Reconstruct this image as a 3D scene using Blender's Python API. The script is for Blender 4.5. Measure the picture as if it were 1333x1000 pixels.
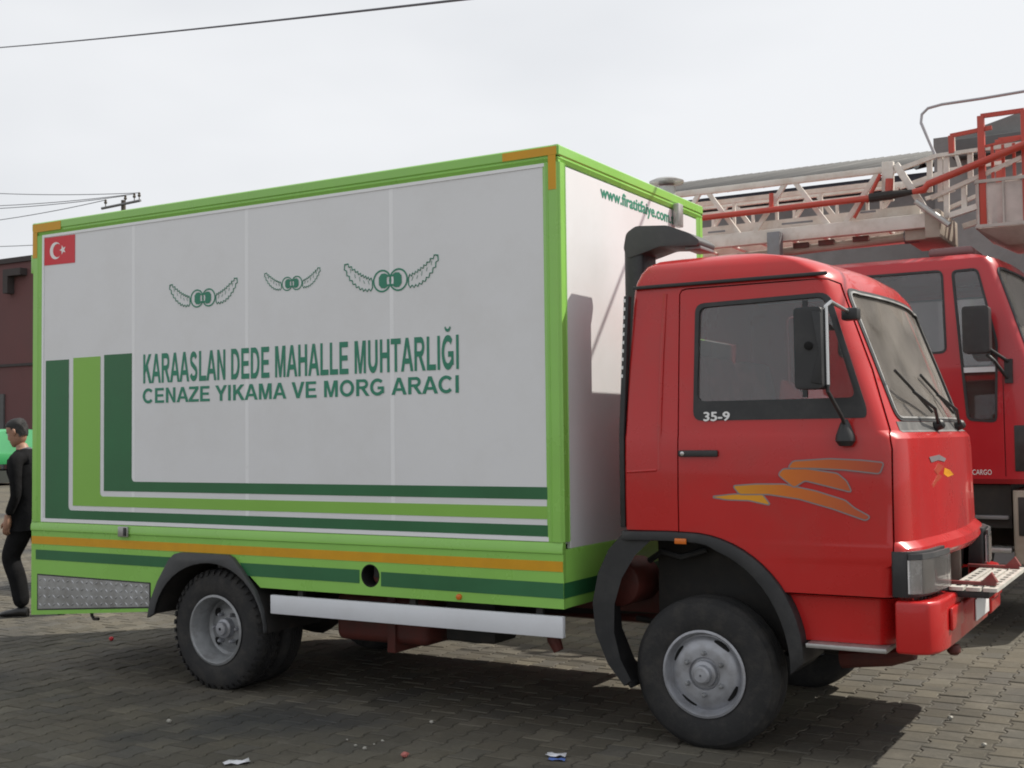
import bpy, bmesh, math, random
from math import sin, cos, pi, radians, sqrt, atan2
from mathutils import Vector, Matrix
from mathutils.geometry import tessellate_polygon

# ------------------------------------------------------------------ camera, sky, sun, exposure
for o in list(bpy.data.objects):
    bpy.data.objects.remove(o)
SC = bpy.context.scene
COL = SC.collection
YAW, PITCH, ROLL, CAMP, FPX = -0.5304, 0.0432, -0.0121, Vector((7.4145, -5.7178, 1.6276)), 1549.275
FW = Vector((sin(YAW) * cos(PITCH), cos(YAW) * cos(PITCH), sin(PITCH)))
_r = FW.cross(Vector((0, 0, 1))).normalized()
_u = _r.cross(FW)
RT = cos(ROLL) * _r + sin(ROLL) * _u
UP = -sin(ROLL) * _r + cos(ROLL) * _u
cam = bpy.data.cameras.new('camera')
cam.sensor_width = 36.0
cam.lens = 36.0 * FPX / 1333.0
cam.clip_end = 2000.0
camo = bpy.data.objects.new('camera', cam)
COL.objects.link(camo)
mw = Matrix.Identity(4)
for i in range(3):
    mw[i][0], mw[i][1], mw[i][2], mw[i][3] = RT[i], UP[i], -FW[i], CAMP[i]
camo.matrix_world = mw
SC.camera = camo
SC.render.resolution_x, SC.render.resolution_y = 1024, 768

SUN_DIR = Vector((0.66, 0.69, 1.0)).normalized()      # towards the sun
EL = math.asin(SUN_DIR.z)
AZ = atan2(SUN_DIR.x, SUN_DIR.y)
world = bpy.data.worlds.new('World')
SC.world = world
world.use_nodes = True
nt = world.node_tree
nt.nodes.clear()
sky = nt.nodes.new('ShaderNodeTexSky')
sky.sky_type = 'NISHITA'
sky.sun_disc = False
sky.sun_elevation = EL
sky.sun_rotation = AZ
sky.air_density = 1.0
sky.dust_density = 3.0
sky.altitude = 300
hs = nt.nodes.new('ShaderNodeHueSaturation')
hs.inputs['Saturation'].default_value = 0.42
nt.links.new(sky.outputs[0], hs.inputs['Color'])
tc = nt.nodes.new('ShaderNodeTexCoord')
mp = nt.nodes.new('ShaderNodeMapping')
mp.inputs['Scale'].default_value = (1.0, 1.0, 2.6)
nt.links.new(tc.outputs['Generated'], mp.inputs[0])
cl = nt.nodes.new('ShaderNodeTexNoise')
cl.inputs['Scale'].default_value = 1.7
cl.inputs['Detail'].default_value = 4.0
cl.inputs['Roughness'].default_value = 0.5
nt.links.new(mp.outputs[0], cl.inputs['Vector'])
cr = nt.nodes.new('ShaderNodeMapRange')
cr.inputs['From Min'].default_value = 0.3
cr.inputs['From Max'].default_value = 0.62
cr.inputs['To Min'].default_value = 0.62
cr.inputs['To Max'].default_value = 0.93
nt.links.new(cl.outputs['Fac'], cr.inputs['Value'])
mixw = nt.nodes.new('ShaderNodeMixRGB')
mixw.inputs['Color2'].default_value = (8.7, 8.85, 9.1, 1)          # the veil of thin white cloud
nt.links.new(cr.outputs[0], mixw.inputs['Fac'])
nt.links.new(hs.outputs[0], mixw.inputs['Color1'])
bg = nt.nodes.new('ShaderNodeBackground')
bg.inputs['Strength'].default_value = 0.105
nt.links.new(mixw.outputs[0], bg.inputs['Color'])
wo = nt.nodes.new('ShaderNodeOutputWorld')
nt.links.new(bg.outputs[0], wo.inputs['Surface'])

sl = bpy.data.lights.new('sun', 'SUN')
sl.energy = 5.0
sl.angle = radians(0.6)
sl.color = (1.0, 0.94, 0.84)
so = bpy.data.objects.new('sun', sl)
COL.objects.link(so)
so.location = (20, 30, 40)
so.rotation_euler = (-SUN_DIR).to_track_quat('-Z', 'Y').to_euler()

SC.view_settings.view_transform = 'Standard'
SC.view_settings.look = 'None'
SC.view_settings.gamma = 1.0
SC.view_settings.exposure = 0.0
SC.view_settings.use_curve_mapping = False
SC.render.engine = 'CYCLES'
SC.cycles.filter_width = 1.9

RND = random.Random(7)


def at(px, py, ax, v):
    """point where the ray through photo pixel (px, py) meets the plane axis = v"""
    d = FW + RT * ((px - 666.5) / FPX) - UP * ((py - 500) / FPX)
    return CAMP + d * ((v - CAMP[ax]) / d[ax])


def xz(pts, y):
    return [(lambda p: (p.x, p.z))(at(a, b, 1, y)) for a, b in pts]


# ------------------------------------------------------------------ materials
MATS = {}


def mat(name, col, rough=0.5, metal=0.0, var=0.12, vscale=3.0, dirt=0.0, dirtcol=(0.16, 0.13, 0.10), bump=0.0,
        bscale=60.0, coat=0.0, spec=0.5, emit=None, rvar=0.1):
    m = bpy.data.materials.new(name)
    m.use_nodes = True
    t = m.node_tree
    b = t.nodes['Principled BSDF']
    b.inputs['Roughness'].default_value = rough
    b.inputs['Metallic'].default_value = metal
    b.inputs['Coat Weight'].default_value = coat
    b.inputs['Coat Roughness'].default_value = 0.05
    b.inputs['Specular IOR Level'].default_value = spec
    g = t.nodes.new('ShaderNodeNewGeometry')
    n = t.nodes.new('ShaderNodeTexNoise')
    n.inputs['Scale'].default_value = vscale
    n.inputs['Detail'].default_value = 6.0
    n.inputs['Roughness'].default_value = 0.62
    t.links.new(g.outputs['Position'], n.inputs['Vector'])
    r = t.nodes.new('ShaderNodeMapRange')
    r.inputs['From Min'].default_value = 0.3
    r.inputs['From Max'].default_value = 0.7
    r.inputs['To Min'].default_value = 1.0 - var
    r.inputs['To Max'].default_value = 1.0 + var
    t.links.new(n.outputs['Fac'], r.inputs['Value'])
    mul = t.nodes.new('ShaderNodeVectorMath')
    mul.operation = 'SCALE'
    mul.inputs[0].default_value = col[:3]
    t.links.new(r.outputs[0], mul.inputs['Scale'])
    out = mul.outputs[0]
    if dirt > 0:
        n2 = t.nodes.new('ShaderNodeTexNoise')
        n2.inputs['Scale'].default_value = vscale * 1.7
        n2.inputs['Detail'].default_value = 9.0
        n2.inputs['Roughness'].default_value = 0.7
        t.links.new(g.outputs['Position'], n2.inputs['Vector'])
        r2 = t.nodes.new('ShaderNodeMapRange')
        r2.inputs['From Min'].default_value = 0.46
        r2.inputs['From Max'].default_value = 0.72
        r2.inputs['To Max'].default_value = dirt
        t.links.new(n2.outputs['Fac'], r2.inputs['Value'])
        mx = t.nodes.new('ShaderNodeMixRGB')
        mx.inputs['Color2'].default_value = (*dirtcol, 1)
        t.links.new(r2.outputs[0], mx.inputs['Fac'])
        t.links.new(out, mx.inputs['Color1'])
        out = mx.outputs[0]
    t.links.new(out, b.inputs['Base Color'])
    rr = t.nodes.new('ShaderNodeMapRange')
    rr.inputs['From Min'].default_value = 0.3
    rr.inputs['From Max'].default_value = 0.7
    rr.inputs['To Min'].default_value = max(0.02, rough - rvar)
    rr.inputs['To Max'].default_value = min(1.0, rough + rvar)
    t.links.new(n.outputs['Fac'], rr.inputs['Value'])
    t.links.new(rr.outputs[0], b.inputs['Roughness'])
    if bump > 0:
        n3 = t.nodes.new('ShaderNodeTexNoise')
        n3.inputs['Scale'].default_value = bscale
        n3.inputs['Detail'].default_value = 4.0
        t.links.new(g.outputs['Position'], n3.inputs['Vector'])
        bp = t.nodes.new('ShaderNodeBump')
        bp.inputs['Strength'].default_value = bump
        bp.inputs['Distance'].default_value = 0.01
        t.links.new(n3.outputs['Fac'], bp.inputs['Height'])
        t.links.new(bp.outputs[0], b.inputs['Normal'])
    if emit:
        b.inputs['Emission Color'].default_value = (*emit, 1)
        b.inputs['Emission Strength'].default_value = 1
    MATS[name] = m
    return m


def glass(name, tint, refl=0.06, dust=0.0, dustcol=(0.42, 0.40, 0.37)):
    """clear sheet: see-through with a mirror-like surface and a film of dust"""
    m = bpy.data.materials.new(name)
    m.use_nodes = True
    t = m.node_tree
    t.nodes.clear()
    tr = t.nodes.new('ShaderNodeBsdfTransparent')
    tr.inputs[0].default_value = (*tint, 1)
    gl = t.nodes.new('ShaderNodeBsdfGlossy')
    gl.inputs['Roughness'].default_value = 0.03
    fr = t.nodes.new('ShaderNodeFresnel')
    fr.inputs[0].default_value = 1.52
    ad = t.nodes.new('ShaderNodeMath')
    ad.operation = 'ADD'
    ad.inputs[1].default_value = refl
    t.links.new(fr.outputs[0], ad.inputs[0])
    mx = t.nodes.new('ShaderNodeMixShader')
    t.links.new(ad.outputs[0], mx.inputs[0])
    t.links.new(tr.outputs[0], mx.inputs[1])
    t.links.new(gl.outputs[0], mx.inputs[2])
    df = t.nodes.new('ShaderNodeBsdfDiffuse')
    df.inputs[0].default_value = (*dustcol, 1)
    g = t.nodes.new('ShaderNodeNewGeometry')
    n = t.nodes.new('ShaderNodeTexNoise')
    n.inputs['Scale'].default_value = 3.2
    n.inputs['Detail'].default_value = 6
    t.links.new(g.outputs['Position'], n.inputs['Vector'])
    mr = t.nodes.new('ShaderNodeMapRange')
    mr.inputs['From Min'].default_value = 0.3
    mr.inputs['From Max'].default_value = 0.75
    mr.inputs['To Min'].default_value = dust * 0.5
    mr.inputs['To Max'].default_value = dust * 1.5
    t.links.new(n.outputs['Fac'], mr.inputs['Value'])
    m2 = t.nodes.new('ShaderNodeMixShader')
    t.links.new(mr.outputs[0], m2.inputs[0])
    t.links.new(mx.outputs[0], m2.inputs[1])
    t.links.new(df.outputs[0], m2.inputs[2])
    o = t.nodes.new('ShaderNodeOutputMaterial')
    t.links.new(m2.outputs[0], o.inputs['Surface'])
    MATS[name] = m
    return m


mat('white_panel', (0.74, 0.75, 0.77), 0.34, var=0.02, vscale=0.9, dirt=0.26, dirtcol=(0.58, 0.57, 0.55), rvar=0.06)
mat('white_trim', (0.82, 0.83, 0.85), 0.35, var=0.02)
mat('green_paint', (0.265, 0.575, 0.105), 0.30, var=0.05, vscale=1.5, dirt=0.10, dirtcol=(0.2, 0.25, 0.12), coat=0.3)
mat('light_green_film', (0.235, 0.49, 0.075), 0.4, var=0.04, vscale=1.2)
mat('dark_green_film', (0.024, 0.140, 0.052), 0.4, var=0.14, vscale=1.6)
mat('letter_green', (0.028, 0.225, 0.140), 0.45, var=0.08, vscale=2.0)
mat('orange_tape', (0.64, 0.325, 0.004), 0.42, var=0.06, vscale=6, dirt=0.12, dirtcol=(0.35, 0.2, 0.05))
mat('flag_red', (0.66, 0.03, 0.045), 0.45, var=0.03)
mat('flag_white', (0.82, 0.82, 0.82), 0.45, var=0.02)
mat('red_paint', (0.50, 0.014, 0.014), 0.30, var=0.05, vscale=1.6, dirt=0.22, dirtcol=(0.24, 0.07, 0.055), coat=0.42, rvar=0.10, spec=0.35)
mat('fire_red', (0.44, 0.014, 0.022), 0.32, var=0.06, vscale=1.6, dirt=0.12, dirtcol=(0.2, 0.05, 0.05), coat=0.35)
mat('rust_red', (0.10, 0.020, 0.014), 0.6, var=0.25, vscale=6, dirt=0.5, dirtcol=(0.04, 0.03, 0.025))
mat('black_plastic', (0.022, 0.023, 0.025), 0.48, var=0.2, vscale=5, dirt=0.25, dirtcol=(0.09, 0.085, 0.08))
mat('fender_rubber', (0.018, 0.019, 0.021), 0.55, var=0.2, vscale=5, dirt=0.2, dirtcol=(0.10, 0.095, 0.09))
mat('arch_grey', (0.055, 0.057, 0.060), 0.6, var=0.15, vscale=5, dirt=0.35, dirtcol=(0.10, 0.095, 0.09))
mat('chassis_black', (0.018, 0.017, 0.016), 0.7, var=0.3, vscale=6, dirt=0.4, dirtcol=(0.06, 0.045, 0.035))
mat('tyre_rubber', (0.020, 0.020, 0.021), 0.8, var=0.2, vscale=6, dirt=0.55, dirtcol=(0.070, 0.063, 0.055), bump=0.2, bscale=90)
mat('rim_silver', (0.36, 0.37, 0.40), 0.42, metal=0.35, var=0.12, vscale=8, dirt=0.5, dirtcol=(0.16, 0.15, 0.14))
mat('rim_steel', (0.30, 0.31, 0.32), 0.45, metal=0.3, var=0.15, vscale=8, dirt=0.5, dirtcol=(0.11, 0.10, 0.095))
mat('hole_black', (0.006, 0.006, 0.006), 0.9, var=0.1)
mat('bright_metal', (0.60, 0.60, 0.60), 0.25, metal=0.9, var=0.08, vscale=9)
mat('galvanised', (0.42, 0.42, 0.41), 0.42, metal=0.6, var=0.15, vscale=8, dirt=0.3)
mat('checker_plate', (0.42, 0.43, 0.44), 0.36, metal=0.75, var=0.15, vscale=9, dirt=0.3, dirtcol=(0.16, 0.15, 0.14))
mat('guard_white', (0.70, 0.72, 0.76), 0.4, var=0.03, vscale=2, dirt=0.15, dirtcol=(0.4, 0.38, 0.36))
mat('letter_white', (0.8, 0.8, 0.8), 0.5, var=0.03)
mat('decal_orange', (0.62, 0.115, 0.012), 0.4, var=0.12, vscale=4)
mat('decal_yellow', (0.70, 0.30, 0.010), 0.4, var=0.12, vscale=4)
mat('decal_edge', (0.24, 0.21, 0.22), 0.4, var=0.08)
mat('amber', (0.65, 0.16, 0.02), 0.25, var=0.05)
mat('seat_cloth', (0.30, 0.10, 0.09), 0.9, var=0.2, vscale=10)
mat('reflection_red', (0.55, 0.05, 0.045), 0.8, var=0.1, vscale=10)
mat('cab_trim', (0.24, 0.23, 0.22), 0.8, var=0.1)
mat('cab_lining', (0.40, 0.39, 0.37), 0.9, var=0.1)
mat('lamp_reflector', (0.80, 0.80, 0.82), 0.22, metal=0.45, var=0.15, vscale=14)
mat('lens_fluted', (0.55, 0.55, 0.54), 0.15, var=0.1, vscale=12, spec=0.8)
mat('cowl_grey', (0.11, 0.11, 0.11), 0.5, var=0.15, vscale=9, dirt=0.4, dirtcol=(0.3, 0.28, 0.25))
mat('flap_white', (0.58, 0.57, 0.52), 0.45, var=0.1, vscale=9, dirt=0.5, dirtcol=(0.28, 0.25, 0.2))
mat('bracket_red', (0.20, 0.03, 0.03), 0.5, var=0.15, vscale=9, dirt=0.4)
mat('ladder_white', (0.66, 0.62, 0.57), 0.5, var=0.08, vscale=3, dirt=0.45, dirtcol=(0.34, 0.24, 0.16))
mat('ladder_red', (0.46, 0.055, 0.035), 0.42, var=0.1, vscale=3, dirt=0.3, dirtcol=(0.3, 0.12, 0.08))
mat('steel_grey', (0.20, 0.20, 0.21), 0.5, metal=0.3, var=0.15, vscale=6, dirt=0.3)
mat('tank_beige', (0.36, 0.31, 0.26), 0.55, var=0.12, vscale=4, dirt=0.4, dirtcol=(0.2, 0.13, 0.09))
mat('pipe_grey', (0.40, 0.39, 0.41), 0.4, metal=0.4, var=0.08)
mat('basket_mesh', (0.46, 0.42, 0.39), 0.6, var=0.08, vscale=5, dirt=0.3)
mat('beacon_dull', (0.20, 0.10, 0.10), 0.35, var=0.1)
mat('concrete', (0.235, 0.232, 0.228), 0.9, var=0.16, vscale=1.1, dirt=0.55, dirtcol=(0.12, 0.118, 0.115), bump=0.5, bscale=14)
mat('concrete_dark', (0.12, 0.12, 0.12), 0.9, var=0.15, vscale=1.2, dirt=0.4, dirtcol=(0.07, 0.07, 0.07))
mat('roof_sheet', (0.105, 0.105, 0.103), 0.7, var=0.18, vscale=1.5, dirt=0.5, dirtcol=(0.12, 0.11, 0.10))
mat('fascia_blue', (0.07, 0.08, 0.105), 0.7, var=0.1)
mat('maroon_wall', (0.145, 0.062, 0.062), 0.8, var=0.10, vscale=0.25, dirt=0.35, dirtcol=(0.10, 0.055, 0.055))
mat('maroon_dark', (0.055, 0.045, 0.045), 0.8, var=0.1)
mat('canopy_green', (0.09, 0.38, 0.17), 0.55, var=0.1, vscale=1.0)
mat('canopy_edge', (0.02, 0.26, 0.075), 0.6, var=0.1, vscale=1.0)
mat('stall_dark', (0.03, 0.035, 0.03), 0.8, var=0.2)
mat('produce_yellow', (0.42, 0.30, 0.03), 0.7, var=0.2)
mat('wire_black', (0.10, 0.10, 0.12), 0.6, var=0.05)
mat('wood_pole', (0.10, 0.085, 0.07), 0.9, var=0.2)
mat('skin', (0.34, 0.185, 0.125), 0.55, var=0.08, vscale=20)
mat('lip', (0.28, 0.11, 0.085), 0.5, var=0.05)
mat('hair', (0.016, 0.015, 0.015), 0.6, var=0.4, vscale=60, bump=0.6, bscale=160)
mat('suit', (0.010, 0.010, 0.011), 0.9, var=0.5, vscale=9, spec=0.12, bump=1.0, bscale=11)
mat('shirt', (0.10, 0.10, 0.11), 0.85, var=0.1)
mat('shoe', (0.010, 0.010, 0.010), 0.35, var=0.1)
mat('eye_white', (0.6, 0.58, 0.55), 0.3, var=0.02)
mat('paper_white', (0.75, 0.76, 0.80), 0.7, var=0.05)
mat('paper_blue', (0.10, 0.18, 0.50), 0.6, var=0.05)
mat('litter_pink', (0.50, 0.16, 0.14), 0.6, var=0.2, vscale=60)
mat('litter_pale', (0.36, 0.35, 0.31), 0.7, var=0.15, vscale=60)
glass('window_glass', (0.90, 0.91, 0.92), 0.03, dust=0.05)
glass('windscreen_glass', (0.84, 0.87, 0.86), 0.13, dust=0.25, dustcol=(0.56, 0.51, 0.46))
glass('lens_clear', (0.95, 0.95, 0.95), 0.05, dust=0.12, dustcol=(0.6, 0.57, 0.55))
glass('mesh_sheet', (0.85, 0.83, 0.82), 0.0, dust=0.72, dustcol=(0.62, 0.55, 0.52))

_t = MATS['decal_orange'].node_tree
_g = _t.nodes.new('ShaderNodeNewGeometry')
_s = _t.nodes.new('ShaderNodeSeparateXYZ')
_t.links.new(_g.outputs['Position'], _s.inputs[0])
_q = _t.nodes.new('ShaderNodeMapRange')
_q.inputs['From Min'].default_value = 5.25
_q.inputs['From Max'].default_value = 6.05
_t.links.new(_s.outputs[0], _q.inputs['Value'])
_c = _t.nodes.new('ShaderNodeValToRGB')
_c.color_ramp.elements[0].color = (0.66, 0.32, 0.01, 1)
_c.color_ramp.elements[1].color = (0.42, 0.06, 0.03, 1)
_e = _c.color_ramp.elements.new(0.42)
_e.color = (0.62, 0.16, 0.014, 1)
_t.links.new(_q.outputs[0], _c.inputs[0])
_t.links.new(_c.outputs[0], _t.nodes['Principled BSDF'].inputs['Base Color'])

# fine vertical ribs on the box panels
_m = MATS['white_panel']
_t = _m.node_tree
_w = _t.nodes.new('ShaderNodeTexWave')
_w.wave_type = 'BANDS'
_w.bands_direction = 'X'
_w.inputs['Scale'].default_value = 26.0
_w.inputs['Distortion'].default_value = 0.0
_g = _t.nodes.new('ShaderNodeNewGeometry')
_t.links.new(_g.outputs['Position'], _w.inputs['Vector'])
_b = _t.nodes.new('ShaderNodeBump')
_b.inputs['Strength'].default_value = 0.07
_b.inputs['Distance'].default_value = 0.002
_t.links.new(_w.outputs['Fac'], _b.inputs['Height'])
_t.links.new(_b.outputs[0], _t.nodes['Principled BSDF'].inputs['Normal'])


# ------------------------------------------------------------------ mesh helpers
class MB:
    def __init__(self):
        self.v, self.f, self.mi = [], [], []
        self.cur = 0

    def add(self, vs, fs):
        o = len(self.v)
        self.v += [tuple(p) for p in vs]
        self.f += [tuple(i + o for i in q) for q in fs]
        self.mi += [self.cur] * len(fs)
        return self

    def box(self, x0, x1, y0, y1, z0, z1, rot=None, piv=None):
        vs = [Vector((x, y, z)) for z in (z0, z1) for y in (y0, y1) for x in (x0, x1)]
        if rot is not None:
            c = Vector(piv) if piv else Vector(((x0 + x1) / 2, (y0 + y1) / 2, (z0 + z1) / 2))
            vs = [rot @ (p - c) + c for p in vs]
        return self.add(vs, [(0, 2, 3, 1), (4, 5, 7, 6), (0, 1, 5, 4), (2, 6, 7, 3), (0, 4, 6, 2), (1, 3, 7, 5)])

    def prism(self, poly, ax, a0, a1, holes=()):
        """polygon in the plane across axis ax (other two coordinates in x,y,z order), extruded a0..a1"""
        def P(p, a):
            return {0: (a, p[0], p[1]), 1: (p[0], a, p[1]), 2: (p[0], p[1], a)}[ax]
        loops = [list(poly)] + [list(h) for h in holes]
        area = sum(poly[i][0] * poly[(i + 1) % len(poly)][1] - poly[(i + 1) % len(poly)][0] * poly[i][1] for i in range(len(poly)))
        if area < 0:
            loops[0].reverse()
        for h in loops[1:]:
            ah = sum(h[i][0] * h[(i + 1) % len(h)][1] - h[(i + 1) % len(h)][0] * h[i][1] for i in range(len(h)))
            if ah > 0:
                h.reverse()
        flat = [p for l in loops for p in l]
        n = len(flat)
        tris = tessellate_polygon([[Vector((p[0], p[1], 0)) for p in l] for l in loops])
        fs = []
        for t in tris:
            a, b, c = (flat[i] for i in t)
            cr_ = (b[0] - a[0]) * (c[1] - a[1]) - (b[1] - a[1]) * (c[0] - a[0])
            t = t if cr_ > 0 else (t[0], t[2], t[1])
            fs.append(tuple(i + n for i in t))
            fs.append((t[2], t[1], t[0]))
        k = 0
        for l in loops:
            m = len(l)
            for i in range(m):
                fs.append((k + i, k + (i + 1) % m, k + (i + 1) % m + n, k + i + n))
            k += m
        if ax == 1:
            fs = [tuple(reversed(q)) for q in fs]
        return self.add([P(p, a0) for p in flat] + [P(p, a1) for p in flat], fs)

    def tube(self, path, r, n=8, closed=False, caps=True):
        path = [Vector(p) for p in path]
        m = len(path)
        rs = r if isinstance(r, (list, tuple)) else [r] * m
        rings = []
        prev = None
        for i, p in enumerate(path):
            a = path[i - 1] if (i > 0 or closed) else p
            b = path[(i + 1) % m] if (i < m - 1 or closed) else p
            t = (b - a).normalized()
            if prev is None:
                u = t.cross(Vector((0, 0, 1)))
                if u.length < 1e-3:
                    u = t.cross(Vector((0, 1, 0)))
            else:
                u = prev - t * prev.dot(t)
            u.normalize()
            prev = u
            w = t.cross(u)
            rings.append([p + (u * cos(2 * pi * k / n) + w * sin(2 * pi * k / n)) * rs[i] for k in range(n)])
        vs = [q for R_ in rings for q in R_]
        fs = []
        for i in range(m if closed else m - 1):
            j = (i + 1) % m
            for k in range(n):
                l = (k + 1) % n
                fs.append((i * n + k, i * n + l, j * n + l, j * n + k))
        if caps and not closed:
            fs.append(tuple(reversed(range(n))))
            fs.append(tuple((m - 1) * n + k for k in range(n)))
        return self.add(vs, fs)

    def lathe(self, prof, c, axis, n=32, cap=True):
        """prof: list of (radius, distance along axis) around centre c"""
        c, a = Vector(c), Vector(axis).normalized()
        u = a.cross(Vector((0, 0, 1)))
        if u.length < 1e-3:
            u = Vector((1, 0, 0))
        u.normalize()
        w = a.cross(u)
        vs = []
        for r, h in prof:
            vs += [c + a * h + (u * cos(2 * pi * k / n) + w * sin(2 * pi * k / n)) * r for k in range(n)]
        fs = []
        for i in range(len(prof) - 1):
            for k in range(n):
                l = (k + 1) % n
                fs.append((i * n + k, i * n + l, (i + 1) * n + l, (i + 1) * n + k))
        if cap:
            fs.append(tuple(reversed(range(n))))
            fs.append(tuple((len(prof) - 1) * n + k for k in range(n)))
        return self.add(vs, fs)

    def mesh(self, name='m'):
        me = bpy.data.meshes.new(name)
        me.from_pydata(self.v, [], self.f)
        for p, i in zip(me.polygons, self.mi):
            p.material_index = i
        return me

    def build(self, name, m, parent=None, bev=0.0, seg=2, sm=35, fix=False):
        me = self.mesh(name)
        return link(name, me, m, parent, bev, seg, sm, fix)


def link(name, me, m, parent=None, bev=0.0, seg=2, sm=35, fix=False):
    if bev > 0 or fix:
        bm = bmesh.new()
        bm.from_mesh(me)
        bmesh.ops.remove_doubles(bm, verts=bm.verts, dist=1e-5)
        if fix:
            bmesh.ops.recalc_face_normals(bm, faces=bm.faces)
        if bev > 0:
            es = [e for e in bm.edges if len(e.link_faces) == 2 and e.calc_face_angle(0) > radians(30)]
            bmesh.ops.bevel(bm, geom=es, offset=bev, offset_type='OFFSET', segments=seg, profile=0.5, affect='EDGES', clamp_overlap=True)
        bm.to_mesh(me)
        bm.free()
    for x in (m if isinstance(m, (list, tuple)) else [m]):
        me.materials.append(MATS[x])
    if sm:
        me.polygons.foreach_set('use_smooth', [True] * len(me.polygons))
        me.set_sharp_from_angle(angle=radians(sm))
    me.update()
    o = bpy.data.objects.new(name, me)
    COL.objects.link(o)
    if parent is not None:
        o.parent = parent
        L = Vector((0, 0, 0))
        q = parent
        while q:
            L += q.location
            q = q.parent
        o.location = -L
    return o


def thing(name, label, cat, loc=(0, 0, 0), group=None):
    o = bpy.data.objects.new(name, None)
    o.empty_display_size = 0.2
    COL.objects.link(o)
    o.location = loc
    return tag(o, label, cat, group)


def tag(o, label, cat, group=None):
    o['label'] = label
    o['category'] = cat
    if group:
        o['group'] = group
    return o


def boolean(a, b, op):
    """meshes in, new mesh out"""
    oa, ob = bpy.data.objects.new('ba', a), bpy.data.objects.new('bb', b)
    COL.objects.link(oa)
    COL.objects.link(ob)
    md = oa.modifiers.new('b', 'BOOLEAN')
    md.operation = op
    md.solver = 'EXACT'
    md.object = ob
    dg = bpy.context.evaluated_depsgraph_get()
    dg.update()
    me = bpy.data.meshes.new_from_object(oa.evaluated_get(dg))
    bpy.data.objects.remove(oa)
    bpy.data.objects.remove(ob)
    return me


def text_mesh(s, bold=0.0):
    cu = bpy.data.curves.new('txt', 'FONT')
    cu.body = s
    cu.size = 1.0
    cu.resolution_u = 4
    cu.offset = bold
    cu.extrude = 0.5
    o = bpy.data.objects.new('txt', cu)
    COL.objects.link(o)
    dg = bpy.context.evaluated_depsgraph_get()
    dg.update()
    me = bpy.data.meshes.new_from_object(o.evaluated_get(dg))
    bpy.data.objects.remove(o)
    return me


def text(name, s, m, parent, place, w, h, bold=0.0, ref=None, fat=0.0):
    """place(u, v, d) -> world; u 0..w along the writing, v 0..h up (h = height of capital letters), d = depth -0.5..0.5"""
    me = text_mesh(s, bold)
    xs = [v.co.x for v in me.vertices]
    x0, x1 = min(xs), max(xs)
    cap = text_mesh(ref or 'H', bold)
    ys = [v.co.y for v in cap.vertices]
    y0, y1 = min(ys), max(ys)
    fs = [tuple(p.vertices) for p in me.polygons]
    mb_ = MB()
    for i, (du, dv) in enumerate(((0, 0), (-1, 0), (1, 0), (0, -0.7), (0, 0.7)) if fat else ((0, 0),)):
        mb_.add([place((v.co.x - x0) / (x1 - x0) * w + du * fat, (v.co.y - y0) / (y1 - y0) * h + dv * fat, v.co.z * 0.9 + 0.03 * i) for v in me.vertices], fs)
    return mb_.build(name, m, parent, sm=0)


def arc(cx, cz, r, a0, a1, n):
    return [(cx + r * cos(radians(a0 + (a1 - a0) * i / n)), cz + r * sin(radians(a0 + (a1 - a0) * i / n))) for i in range(n + 1)]


def rrect(x0, x1, z0, z1, r, n=4):
    return (arc(x1 - r, z0 + r, r, -90, 0, n) + arc(x1 - r, z1 - r, r, 0, 90, n) + arc(x0 + r, z1 - r, r, 90, 180, n) + arc(x0 + r, z0 + r, r, 180, 270, n))


def rpoly(pts, r, n=4):
    """round the corners of a polygon"""
    out = []
    m = len(pts)
    for i in range(m):
        p0, p1, p2 = Vector(pts[i - 1]), Vector(pts[i]), Vector(pts[(i + 1) % m])
        a, b = (p0 - p1), (p2 - p1)
        rr = min(r, a.length * 0.45, b.length * 0.45)
        a, b = p1 + a.normalized() * rr, p1 + b.normalized() * rr
        for k in range(n + 1):
            t = k / n
            q = a * (1 - t) ** 2 + p1 * 2 * t * (1 - t) + b * t * t
            out.append((q.x, q.y))
    return out


def shrink(pts, d):
    """offset a polygon inwards by d"""
    m = len(pts)
    area = sum(pts[i][0] * pts[(i + 1) % m][1] - pts[(i + 1) % m][0] * pts[i][1] for i in range(m))
    s = 1 if area > 0 else -1
    out = []
    for i in range(m):
        p0, p1, p2 = Vector(pts[i - 1]), Vector(pts[i]), Vector(pts[(i + 1) % m])
        e0, e1 = (p1 - p0).normalized(), (p2 - p1).normalized()
        n0, n1 = Vector((-e0.y, e0.x)) * s, Vector((-e1.y, e1.x)) * s
        b = n0 + n1
        b = b / max(0.2, b.dot(n0) if b.length else 1)
        q = p1 + b * d
        out.append((q.x, q.y))
    return out


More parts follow.
